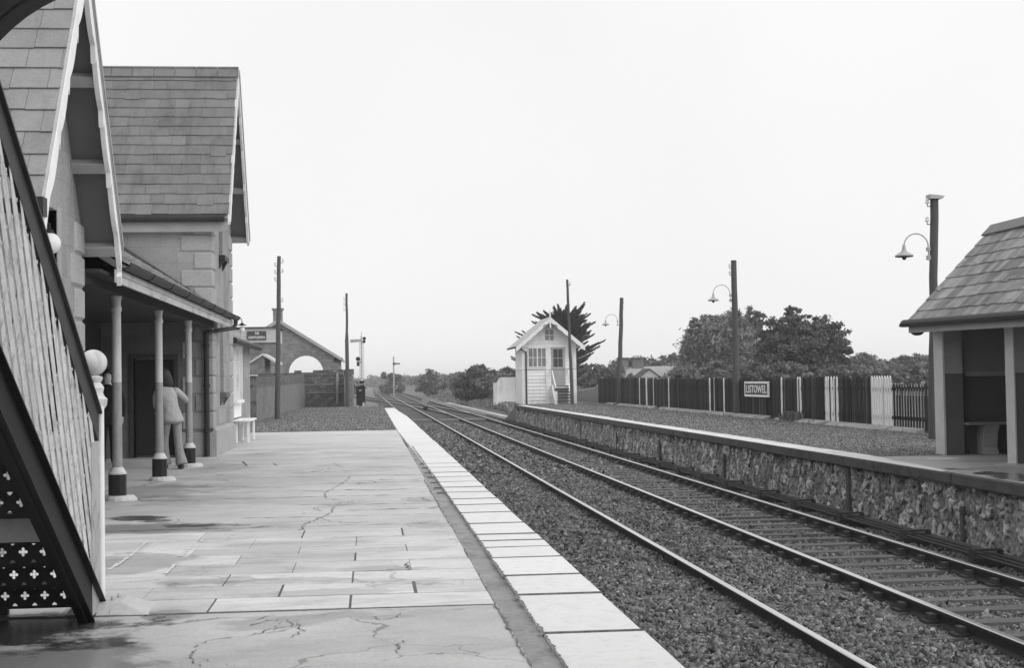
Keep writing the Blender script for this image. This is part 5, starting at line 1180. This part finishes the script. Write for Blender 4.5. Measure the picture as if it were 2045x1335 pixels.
# ------------------------------------------------------------------ picket fence, kerb, name board
FX = 13.42
fe = empty('picket_fence', (FX, 60, 0), 'long dark picket fence with some white pickets behind the far platform', 'fence')
def picket(mb, y, zt, w=.115, tone=.5, x=FX):
    d = random.uniform(-.022, .022); b = [(y-w/2, .02), (y+w/2, .02), (y+w/2+d, zt-.07), (y+d, zt), (y-w/2+d, zt-.07)]; mb.prism(b, 'x', x-.012, x+.012, tone)
def ftop(y): return 1.21 if y < 35.5 else (1.40 if y < 60 else 1.40+.10*min(1, (y-60)/15))
wh = [70.11, 68.42, 68.25, 66.58, 63.16, 55.37, 54.62, 53.12, 45.5, 43.7, 43.45, 40.92, 40.72, 40.42, 40.18, 39.95]+[35.72+.19*k for k in range(8)]
grey_ = [72.5, 74.5, 53.5, 57.0]
for y in wh: m = MB(); picket(m, y, ftop(y)+.01, .13 if y > 60 else .12); m.build('white_picket', 'picketw', fe)
ws = np.array(wh)
y = 28.0
while y < 83:
    m = MB(); ye = min(y+2.7, 83); k = y
    while k < ye-.05:
        if np.min(np.abs(ws-k)) > .1: picket(m, k+random.uniform(-.012, .012), ftop(k)+random.uniform(-.04, .02), .108 if k > 37 else .080, random.choice((.05, .2, .35, .5, .7)) + (1.1 if random.random() < .06 else 0))
        k += .158 if k > 37 else .185
    m.build('picket_panel', 'picket', fe)
    m = MB(); m.box(FX+.03, FX+.13, y-.05, y+.05, -.2, 1.25); m.build('post', 'pole', fe)
    y = ye
m = MB()
for z in (.28, 1.02): m.box(FX+.013, FX+.05, 28, 83, z, z+.09)
m.build('rail', 'picket', fe)
m = MB(); y = 28
while y < 35.4: m.box(FX-.024, FX-.013, y-.022, y+.022, .90, 1.08, random.choice((.3, .9))); y += .185 if random.random() < .8 else .37
m.build('faded_patch', 'bench', fe)
r = empty('picket_fence', (13.5, 87, 0), 'low weathered end of the fence with its top sloping down behind the cabin', 'fence')
m = MB(); y = 83.1; x = 13.45
while y < 92:
    zt = .98-.035*(y-83)+(.12 if y < 84 else 0); picket(m, y, zt, .13, random.uniform(.2, .8), x); y += .15; x -= .004
m.build('picket_panel', 'bench', r)
m = MB(); m.box(13.46, 13.5, 83, 92, .3, .38); m.build('rail', 'bench', r)
kb = MB(); y = 27.5
while y < 80:
    l = random.uniform(.4, 1.5)
    if random.random() < .86: kb.hexa([(13.12+random.uniform(-.05, .05), y, -.02), (13.36, y, -.02), (13.36, y+l, -.02), (13.12+random.uniform(-.05, .05), y+l, -.02), (13.16+random.uniform(-.04, .04), y, .07+random.uniform(-.03, .04)), (13.36, y, .12), (13.36, y+l, .12), (13.16+random.uniform(-.04, .04), y+l, .07+random.uniform(-.03, .04))], random.uniform(.2, .9))
    y += l+random.uniform(.01, .1)
tag(kb.build('kerb', 'apron', None, bevel=.015), kind='structure')
r = empty('station_sign', (13.3, 48.22, 1), 'white framed station name board lettered LISTOWEL on the dark fence', 'sign')
sx = 13.33
m = MB(); m.box(sx, sx+.03, 46.80, 49.68, .80, 1.20); m.build('board', 'signfield', r)
m = MB()
for (a, b, c, d) in ((46.72, 49.76, 1.195, 1.265), (46.72, 49.76, .735, .805)): m.box(sx-.012, sx+.04, a, b, c, d)
for (a, b) in ((46.72, 46.81), (49.67, 49.76)): m.box(sx-.012, sx+.04, a, b, .815, 1.185)
m.build('frame', 'white', r)
text_mb('LISTOWEL', 2.56, .27, (sx-.002, 48.24, 1.0), (0, -1, 0), (0, 0, 1), .010, .008).build('lettering', 'white', r)
m = MB(); m.box(FX-.05, FX-.013, 47.2, 47.3, .1, 1.2); m.box(FX-.05, FX-.013, 49.2, 49.3, .1, 1.2); m.build('batten', 'picket', r)

# ------------------------------------------------------------------ waiting shelter
r = empty('waiting_shelter', (11.3, 21, 0), 'open fronted waiting shelter with slate roof and two tone painted walls', 'shelter')
SPL = 1.44; YN = 24.58
def twotone(x0, x1, y0, y1, zt, up='shelterlight', lo='shelterdark', name='pier'):
    m = MB(); m.box(x0, x1, y0, y1, -.05, SPL); a = m.build(name, lo, r); m = MB(); m.box(x0, x1, y0, y1, SPL, zt); m.build('upper_wall', up, a); return a
a = twotone(10.145, 10.48, 24.34, YN, 2.36)
m = MB(); m.box(10.11, 10.145, 24.32, 24.72, -.05, 2.34); m.build('pier_face', 'shelterwhite', a)
a = twotone(10.165, 10.40, 21.62, 21.88, 2.36, name='post'); m = MB(); m.box(10.14, 10.165, 21.60, 21.9, -.05, 2.34); m.build('post_face', 'shelterwhite', a)
a = twotone(10.145, 10.48, 15.6, 16.0, 2.36)
a = twotone(10.48, 12.4, YN, YN+.14, 2.36, 'shelterin', 'shelterin2', 'end_wall'); m = MB(); m.prism([(10.1, 2.36), (12.5, 2.36), (11.3, 3.75)], 'y', YN, YN+.14); m.build('gable', 'shelterlight', a)
a = twotone(12.4, 12.6, 15.5, YN+.14, 2.36, 'shelterin', 'shelterin2', 'back_wall')
a = twotone(10.48, 12.4, 15.5, 15.7, 2.36, 'shelterin', 'shelterin2', 'end_wall'); m = MB(); m.prism([(10.1, 2.36), (12.5, 2.36), (11.3, 3.75)], 'y', 15.5, 15.7); m.build('gable', 'shelterlight', a)
m = MB(); m.box(10.62, 12.4, YN-.03, YN, SPL-.05, SPL+.03); m.box(12.37, 12.4, 16, YN-.03, SPL-.05, SPL+.03); m.build('dado_rail', 'shelterlight', r)
m = MB(); m.hexa([(10.48, 24.16, .525), (12.4, 24.16, .525), (12.4, YN, .525), (10.48, YN, .525), (10.48, 24.16, .57), (12.4, 24.16, .57), (12.4, YN, .57), (10.48, YN, .57)]); bs = m.build('bench_seat', 'bench', r, bevel=.008)
for x in (10.82, 11.9):
    m = MB(); m.prism([(24.21, .525), (YN, .525), (YN, 0), (24.25, 0), (24.33, .12), (24.29, .38)], 'x', x, x+.26); m.build('support', 'shelterlight', bs)
m = MB(); m.box(12.0, 12.37, 16.2, 24.1, .525, .57); m.build('bench_seat', 'bench', r)
# roof with its slightly dipping eave
def rp(x, y, side=1):
    t = (24.75-y)/4.4; ze = 2.385-.085*t; return ze
EX, RXg, RZg = 9.66, 11.28, 4.08; Ya, Yb = 15.2, 24.78
ea = Vector((EX, Yb, rp(0, Yb))); eb = Vector((EX, Ya, rp(0, Ya)+.06)); ra = Vector((RXg, Yb-.0, RZg)); rb = Vector((RXg, Ya, RZg))
m = MB()
for (p0, p1, q0, q1) in ((ea, eb, ra, rb), (Vector((12.95, Yb, 2.35)), Vector((12.95, Ya, 2.3)), ra, rb)):
    dn = Vector((0, 0, -.07)); m.hexa([tuple(p1+dn), tuple(p0+dn), tuple(q0+dn), tuple(q1+dn), tuple(p1), tuple(p0), tuple(q0), tuple(q1)])
rf = m.build('roof', 'soffit', r)
m = MB(); U = (ea-eb).normalized(); vv = ra-ea; V = (vv-U*vv.dot(U)).normalized(); Nn = U.cross(V)*-1
if Nn.z < 0: Nn = -Nn
slates(m, eb, U, V, Nn, (ea-eb).length, vv.length-.02, ex=.27, w=.21, th=.016)
m.build('slating', 'slate_old', rf)
m = MB()
for s in (-1, 1): m.hexa([(RXg-.0, Ya, RZg+.02), (RXg, Yb+.02, RZg+.02), (RXg+s*.17, Yb+.02, RZg-.15), (RXg+s*.17, Ya, RZg-.15), (RXg, Ya, RZg+.06), (RXg, Yb+.02, RZg+.06), (RXg+s*.19, Yb+.02, RZg-.13), (RXg+s*.19, Ya, RZg-.13)])
m.build('ridge_tiles', 'slate', rf)
m = MB(); d = Vector((-.06, 0, -.03)); m.tube([tuple(ea+d+Vector((0, .18, -.03))), tuple(ea+d), tuple(eb+d)], [.03, .07, .07], 10)
gu = m.build('gutter', 'gutter', rf)
m = MB(); d = Vector((.02, 0, 0)); m.hexa([tuple(eb+Vector((.02, 0, -.20))), tuple(eb+Vector((.06, 0, -.20))), tuple(ea+Vector((.06, 0, -.20))), tuple(ea+Vector((.02, 0, -.20))), tuple(eb+Vector((.02, 0, -.05))), tuple(eb+Vector((.06, 0, -.05))), tuple(ea+Vector((.06, 0, -.05))), tuple(ea+Vector((.02, 0, -.05)))])
m.box(EX+.06, 10.14, Ya, Yb-.02, 2.20, 2.22); m.build('fascia', 'purlin', rf)
m = MB(); m.prism([(EX+.16+.13*cos(a), 2.235+.10*sin(a)) for a in np.linspace(pi, 2*pi, 14)], 'y', 24.70, 24.76); m.build('bracket', 'lip', rf)

# ------------------------------------------------------------------ foliage
def leaf_arrays(C, size, tone, flat=.0, asp=1.6):
    n = len(C); a = rng.normal(size=(n, 3)); a[:, 2] *= (1-flat); a /= np.linalg.norm(a, axis=1)[:, None]
    b = rng.normal(size=(n, 3)); b -= (b*a).sum(1)[:, None]*a; b /= np.linalg.norm(b, axis=1)[:, None]
    s = size*rng.uniform(.6, 1.3, n); u = a*(s*asp/2)[:, None]; v = b*(s/2)[:, None]
    P = np.stack([C-u, C-v*.9+u*.1, C+u, C+v*.9+u*.1], 1).reshape(-1, 3)
    return P, np.arange(n*4).reshape(-1, 4), tone
def crown_points(blobs, n, clump=.2, per=60):
    vol = np.array([b[3]*b[4]*b[5] for b in blobs])**.67; vol /= vol.sum(); out = []; tn = []
    for b, f in zip(blobs, vol):
        nc = max(4, int(n*f/per)); d = rng.normal(size=(nc, 3)); d /= np.linalg.norm(d, axis=1)[:, None]
        rr = rng.uniform(.25, 1.0, nc)**.42; rr *= 1+rng.normal(0, .07, nc); c = np.array(b[:3])+d*rr[:, None]*np.array(b[3:6])
        cs = clump*np.mean(b[3:6])*rng.uniform(.5, 1.3, nc); L = rng.normal(size=(nc, per, 3))*np.array((1, 1, .62))
        p = c[:, None]+L*cs[:, None, None]*.62; t = np.clip(rng.normal(.5, .2, nc)[:, None]+rng.normal(0, .12, (nc, per)), .05, 1.1)
        out.append(p.reshape(-1, 3)); tn.append(t.ravel())
    return np.concatenate(out), np.concatenate(tn)
def tree(name, label, cat, group, base, blobs, n, size, m, r0=.18, clump=.22, per=60, asp=1.6):
    if cat == 'bush': blobs = blobs+[(b[0], b[1]-.3, .35, b[3]*1.05, b[4], max(.5, (b[2]-.2)*.6)) for b in blobs]; r0 = .04
    t = empty(name, base, label, cat, group); P, tn = crown_points(blobs, n, clump, per); P = P[P[:, 2] > base[2]-.1] if False else P
    tn = tn[:len(P)]; v, q, tt = leaf_arrays(P, size*rng.choice((.7, 1, 1.35), len(P)), tn, asp=asp); np_mesh('crown', v, q, m, tt, t)
    mb = MB(); bc = Vector(base); mid = np.mean([b[:3] for b in blobs], 0); zc = min(b[2] for b in blobs)
    fork = Vector((base[0]*.6+mid[0]*.4, base[1], base[2]+(zc-base[2])*.5)); mb.tube([bc-Vector((0, 0, .3)), bc.lerp(fork, .5)+Vector((.06, 0, 0)), fork], [r0*1.25, r0, r0*.8], 8)
    for b in blobs:
        for k in range(3):
            e = Vector(b[:3])+Vector((random.uniform(-.6, .6)*b[3], random.uniform(-.6, .6)*b[4], random.uniform(-.1, .75)*b[5])); mb.tube([fork, fork.lerp(e, .5)+Vector((0, 0, .15*b[5])), e], [r0*.6, r0*.35, r0*.08], 6)
    mb.build('trunk', 'bark', t); return t
def at(px, Y): return ((px-738)/2840*Y)+.0    # lateral offset of something surveyed at distance Y
def zt(py, px, Y): return HE+((764-.0157*(px-738))-py)/2840*Y
def blob(px, py, Y, rx, rz, ry=None, dy=0):   # crown lobe surveyed by its bearing, in photo units, converted to metres at Y
    k = Y/2840; return (at(px, Y), Y+dy, zt(py, px, Y), rx*k, (ry or rx)*k, rz*k)
GT = 'trees beyond the fence'
Y = 112; B = [blob(1450, 700, Y, 62, 58), blob(1405, 712, Y, 34, 44), blob(1500, 695, Y, 36, 50), blob(1435, 660, Y, 34, 32), blob(1480, 655, Y, 30, 30), blob(1512, 668, Y, 18, 30), blob(1392, 672, Y, 16, 18), blob(1460, 745, Y, 75, 30), blob(1425, 640, Y, 14, 14), blob(1520, 645, Y, 10, 16)]
tree('willow_tree', 'loose feathery grey willow crown behind the lamp post by the name board', 'tree', GT, (at(1450, Y), Y, .1), B+[blob(1395+random.uniform(0, 140), random.uniform(628, 690), Y, 7, 20) for _ in range(14)], 42000, .12, 'leaf2', .2, clump=.36, per=50, asp=3.2)
Y = 92; B = [blob(1620, 705, Y, 92, 62), blob(1575, 690, Y, 52, 58), blob(1610, 655, Y, 46, 40), blob(1665, 680, Y, 52, 46), blob(1700, 708, Y, 28, 40), blob(1560, 722, Y, 44, 34), blob(1600, 632, Y, 20, 20), blob(1650, 652, Y, 26, 20), blob(1690, 738, Y, 40, 24), blob(1540, 740, Y, 34, 24), blob(1620, 740, Y, 90, 26), blob(1597, 616, Y, 9, 10)]
tree('broadleaf_tree', 'big dense dark broad crowned tree directly behind the name board and fence', 'tree', GT, (at(1620, Y), Y, .1), B, 64000, .125, 'leaf', .25, clump=.15, per=60)
Y = 150; tree('broadleaf_tree', 'pale thin crowned tree with sky showing through right of the big dark tree', 'tree', GT, (at(1745, Y), Y, .2), [blob(1748, 717, Y, 26, 9), blob(1745, 735, Y, 30, 16), blob(1765, 728, Y, 14, 12)], 5200, .19, 'leaf3', .15, clump=.3, per=40)
Y = 170
for (pxx, py, rx, rz, lab) in ((1800, 738, 34, 20, 'low rounded tree half hidden by the fence left of the shelter'), (1830, 728, 22, 18, 'rounded tree with a bumpy top nearer the shelter pier'), (1862, 726, 30, 18, 'broad tree top running behind the shelter pier'), (1920, 726, 36, 20, 'broad tree behind the waiting shelter')):
    tree('broadleaf_tree', lab, 'tree', GT, (at(pxx, Y), Y, .2), [blob(pxx, py, Y, rx, rz), blob(pxx-rx*.5, py+12, Y, rx*.7, rz*.8), blob(pxx+rx*.4, py-4, Y, rx*.5, rz*.8)], 5200, .22, 'leaf3', .2, clump=.25, per=50)
for (pxx, py, rx, rz, Y, lab) in ((1268, 725, 44, 12, 165, 'flat topped tree rising behind the cottage chimneys'), (1308, 728, 14, 14, 160, 'small slim tree between the cottage and the taller trees'), (1350, 722, 26, 16, 158, 'umbrella topped tree right of the slim tree'), (1385, 720, 22, 22, 150, 'dark tree touching the left edge of the willow')):
    tree('broadleaf_tree', lab, 'tree', GT, (at(pxx, Y), Y, .2), [blob(pxx, py, Y, rx, rz*.8), blob(pxx-rx*.3, py+14, Y, rx*.9, rz), blob(pxx+rx*.6, py+10, Y, rx*.6, rz)], 6000, .2, 'leaf3', .2, clump=.26, per=50)
# understorey behind the fence
bl = [blob(p, 748+random.uniform(-6, 6), YY, random.uniform(18, 34), random.uniform(12, 20), 40) for YY in (88, 120) for p in range(1310 if YY == 120 else 1370, 1900, 22)]
P, tn = crown_points(bl, 42000, .3, 50); v, q, t = leaf_arrays(P, .17, tn); tag(np_mesh('hedgerow', v, q, 'leaf3', t), kind='stuff')
# shrubs right of cabin
bl = [blob(p, y, 118, 20, 16, 24) for p, y in ((1165, 762), (1185, 758), (1205, 768), (1170, 745), (1225, 752), (1240, 745), (1232, 762))]
P, tn = crown_points(bl, 9000, .3, 40); v, q, t = leaf_arrays(P, .2, tn); tag(np_mesh('hedgerow', v, q, 'leaf3', t), kind='stuff')
# the long lineside hedge on the bank
bl = []
for k in range(430):
    Y = 106+520*(k/430)**1.35; X = 11.0+random.random()**1.3*8+(Y-106)*.003; top = (1.7+1.3*vnoise(np.array([Y]), np.array([X]), 17, 8)[0])*(1-.15*(X < 12.3)); rz_ = random.uniform(.55, 1.0); bl.append((X, Y, max(.3, top-rz_-random.random()**2*.6), random.uniform(.9, 2.0), random.uniform(1, 2.4), rz_))
for k in range(90): Y = random.uniform(150, 620); X = random.uniform(-14, -2.2-(Y-150)*.002); bl.append((X, Y, .4, 1.6, 3, random.uniform(.9, 1.8)))
for k in range(46): X = -60+k*3.4; bl.append((X, random.uniform(690, 800), 1.2, 3.4, 4, random.uniform(2.0, 4.0)))
P, tn = crown_points(bl, 170000, .30, 45); v, q, t = leaf_arrays(P, .20+P[:, 1]*.0007, tn); tag(np_mesh('hedgerow', v, q, 'leaf3', t), kind='stuff')
Y = 140
tree('bush', 'large rounded dark bush standing above the lineside hedge left of the hut', 'bush', None, (at(948, Y), Y, .2), [blob(945, 756, Y, 30, 20), blob(965, 750, Y, 26, 18), blob(925, 765, Y, 24, 14), blob(952, 740, Y, 18, 10), blob(985, 762, Y, 22, 14)], 9000, .2, 'leaf', .1, clump=.25, per=45)
Y = 230
tree('bush', 'pale rounded bush in the middle of the distant hedge', 'bush', None, (at(862, Y), Y, .2), [blob(862, 752, Y, 16, 12), blob(850, 758, Y, 16, 9)], 3000, .3, 'leaf3', .1, clump=.3, per=40)
tree('bush', 'flat topped bush below the tiny distant semaphore', 'bush', None, (at(776, 260), 260, .2), [blob(772, 752, 260, 12, 9), blob(790, 757, 260, 16, 8)], 3000, .3, 'leaf3', .1, clump=.3, per=40)
Y = 120; tree('bush', 'rounded hedge bush between the white hut and signal cabin', 'bush', None, (at(1012, Y), Y, .2), [blob(1012, 750, Y, 26, 12)], 3000, .2, 'leaf3', .1, clump=.3, per=40)
# rough grass tufts on the bank
n = 26000; X = 9.3+rng.random(n)**1.4*9; Y = 88+rng.random(n)**1.5*150; Zg = height(X, Y); h = rng.uniform(.12, .42, n); an = rng.uniform(0, pi, n); w_ = .05+Y/2800; lx = rng.normal(0, .09, n); ly = rng.normal(0, .09, n)
C = np.stack([X, Y, Zg], -1); D = np.stack([np.cos(an)*w_, np.sin(an)*w_, 0*X], -1); T = np.stack([lx, ly, h], -1)
V = np.stack([C-D, C+D, C+D*.3+T, C-D*.3+T], 1).reshape(-1, 3); tag(np_mesh('tall_grass', V, np.arange(4*n).reshape(-1, 4), 'blade', np.clip(rng.normal(.5, .25, n), 0, 1.2)), kind='stuff')

# cypress behind the cabin: flat upswept sprays
Y = 104; cx_ = at(1128, Y); t = empty('cypress_tree', (cx_, Y, .1), 'dark spreading cypress with ragged sprays behind the signal cabin', 'tree')
mb = MB(); mb.tube([(cx_, Y, -.2), (cx_+.05, Y, 2.5), (cx_-.05, Y, 6.2)], [.35, .28, .06], 10); LP = []; LD = []; LT = []
def spray(z0, tip, up, nn, wdt):
    a = np.array((cx_, Y, z0)); tip = np.array(tip); mid = (a+tip)/2+np.array((0, 0, -up)); mb.tube([tuple(a), tuple(mid), tuple(tip)], [.08, .05, .015], 5)
    s = rng.uniform(.18, 1, nn)**.75; p = ((1-s)**2)[:, None]*a+(2*s*(1-s))[:, None]*mid+(s**2)[:, None]*tip
    taper = wdt*np.clip(1.12-s, .10, 1)*np.clip(s*3, .3, 1); d = tip-mid; d /= np.linalg.norm(d); k = np.floor(rng.random(nn)*7); off = (k-3)/3
    p = p+np.stack([rng.normal(0, .55, nn)*taper, rng.normal(0, .9, nn)*taper, np.abs(rng.normal(0, .36, nn))*taper-.05+.10*off*taper], -1)
    LP.append(p); LD.append(np.tile(d+np.array((0, 0, .35)), (nn, 1))+rng.normal(0, .38, (nn, 3))); LT.append(np.clip(rng.normal(.45+.12*rng.normal(), .18, nn), .05, 1))
tips = [(1213, 678, 0), (1205, 690, 1), (1198, 640, 1), (1192, 622, 2), (1172, 606, 0), (1160, 622, 1), (1150, 612, -1), (1140, 606, 1), (1118, 608, 0), (1105, 614, -1), (1092, 618, 1), (1078, 624, 0), (1066, 627, 0), (1068, 640, 1), (1082, 640, -1), (1180, 660, -1), (1195, 665, 1), (1185, 690, 0), (1170, 700, 1), (1188, 704, 0), (1176, 716, 0), (1165, 730, 0), (1172, 741, 0), (1160, 750, 1), (1030, 662, 0), (1036, 670, 1), (1022, 712, 0), (1026, 716, 1), (1024, 742, 0), (1050, 690, 1), (1060, 660, 1)]
for k in range(95):       # inner branches fill the mass
    a_ = random.uniform(-.25, 1.15)*pi*.82+.1; rr = random.uniform(.35, .92); tips.append((1132+62*cos(a_)*rr, 662-50*sin(a_)*rr, random.uniform(-2.2, 2.2)))
for (pxx, py, dy) in tips:
    tip = (at(pxx, Y), Y+dy, zt(py, pxx, Y)); z0 = max(.8, min(5.4, tip[2]-.38*math.hypot(tip[0]-cx_, dy)-.15)); spray(z0, tip, .10, 520, .30)
    for q in range(2): spray(z0, (tip[0]*.86+cx_*.14+random.uniform(-.2, .2), tip[1]+random.uniform(-.5, .5), tip[2]+random.uniform(-.30, .22)), .1, 200, .2)
P = np.concatenate(LP); D = np.concatenate(LD); D /= np.linalg.norm(D, axis=1)[:, None]; n = len(P); b = rng.normal(size=(n, 3)); b -= (b*D).sum(1)[:, None]*D; b /= np.linalg.norm(b, axis=1)[:, None]
u = D*rng.uniform(.06, .17, n)[:, None]; v = b*.022
np_mesh('crown', np.stack([P-u, P-v, P+u, P+v], 1).reshape(-1, 3), np.arange(4*n).reshape(-1, 4), 'cypleaf', np.concatenate(LT), t); mb.build('trunk', 'bark', t)

# cottage beyond the fence
Y = 115; r = empty('cottage', (21.5, Y, 0), 'low cottage with pale hipped roof and two chimneys behind the fence', 'cottage')
m = MB(); m.box(18.8, 27, Y, Y+5, -.5, 1.25); m.build('wall', 'palewash', r)
m = MB(); e = 1.12; rz = 2.42
m.poly([(18.4, Y-.3, e), (27.4, Y-.3, e), (25.5, Y+2.5, rz), (20.5, Y+2.5, rz)]); m.poly([(18.4, Y+5.3, e), (18.4, Y-.3, e), (20.5, Y+2.5, rz)]); m.poly([(27.4, Y-.3, e), (27.4, Y+5.3, e), (25.5, Y+2.5, rz)]); m.poly([(27.4, Y+5.3, e), (18.4, Y+5.3, e), (20.5, Y+2.5, rz), (25.5, Y+2.5, rz)]); m.poly([(18.4, Y-.3, e), (18.4, Y+5.3, e), (27.4, Y+5.3, e), (27.4, Y-.3, e)])
rf = m.build('roof', 'shedroof', r)
for (a, b) in ((20.75, 21.5), (21.85, 22.8)):
    m = MB(); m.box(a, b, Y+2.1, Y+2.9, 2.0, 3.08); m.box(a-.07, b+.07, Y+2.0, Y+3.0, 3.08, 3.18); m.build('chimney', 'shedstone', rf)
m = MB(); m.prism([(21.45, 1.5), (23.1, 1.5), (22.28, 2.12)], 'y', Y-3, Y-.2); m.box(21.6, 22.95, Y-2.9, Y, -.4, 1.5); m.build('porch', 'palewash', r)
m = MB()
for s in (-1, 1): m.prism([(22.28, 2.12), (22.28+s*.95, 1.42), (22.28+s*.95, 1.48), (22.28, 2.2)], 'y', Y-3.1, Y-.2)
m.build('porch_roof', 'lip', rf)
# small weeds along the foot of the fence
n = 1500; Yw = rng.uniform(28, 80, n); Yw = np.where(rng.random(n) < .55, rng.normal(43.9, .5, n), Yw); Xw = 13.28+rng.normal(0, .07, n); h = rng.uniform(.03, .16, n)*np.where(np.abs(Yw-43.9) < 1, 2.0, .7); an = rng.uniform(0, pi, n)
C = np.stack([Xw, Yw, 0*Xw+.01], -1); D = np.stack([np.cos(an)*.03, np.sin(an)*.03, 0*Xw], -1); T = np.stack([rng.normal(0, .04, n), rng.normal(0, .05, n), h], -1)
tag(np_mesh('weeds', np.stack([C-D, C+D, C+D*.3+T, C-D*.3+T], 1).reshape(-1, 3), np.arange(4*n).reshape(-1, 4), 'leaf3', np.clip(rng.normal(.5, .25, n), 0, 1.2)), kind='stuff')

# haze: an even volume round everything
hm = bpy.data.materials.new('haze air'); hm.use_nodes = True; hn = hm.node_tree
for n_ in list(hn.nodes): hn.nodes.remove(n_)
ho = hn.nodes.new('ShaderNodeOutputMaterial'); hv = hn.nodes.new('ShaderNodeVolumePrincipled'); hv.inputs['Color'].default_value = (1, 1, 1, 1); hv.inputs['Density'].default_value = .00055
hn.links.new(hv.outputs[0], ho.inputs['Volume'])
mb = MB(); mb.box(-2700, 2700, -1000, 2900, -6, 17); M['haze'] = hm; tag(mb.build('haze', 'haze'), kind='stuff')
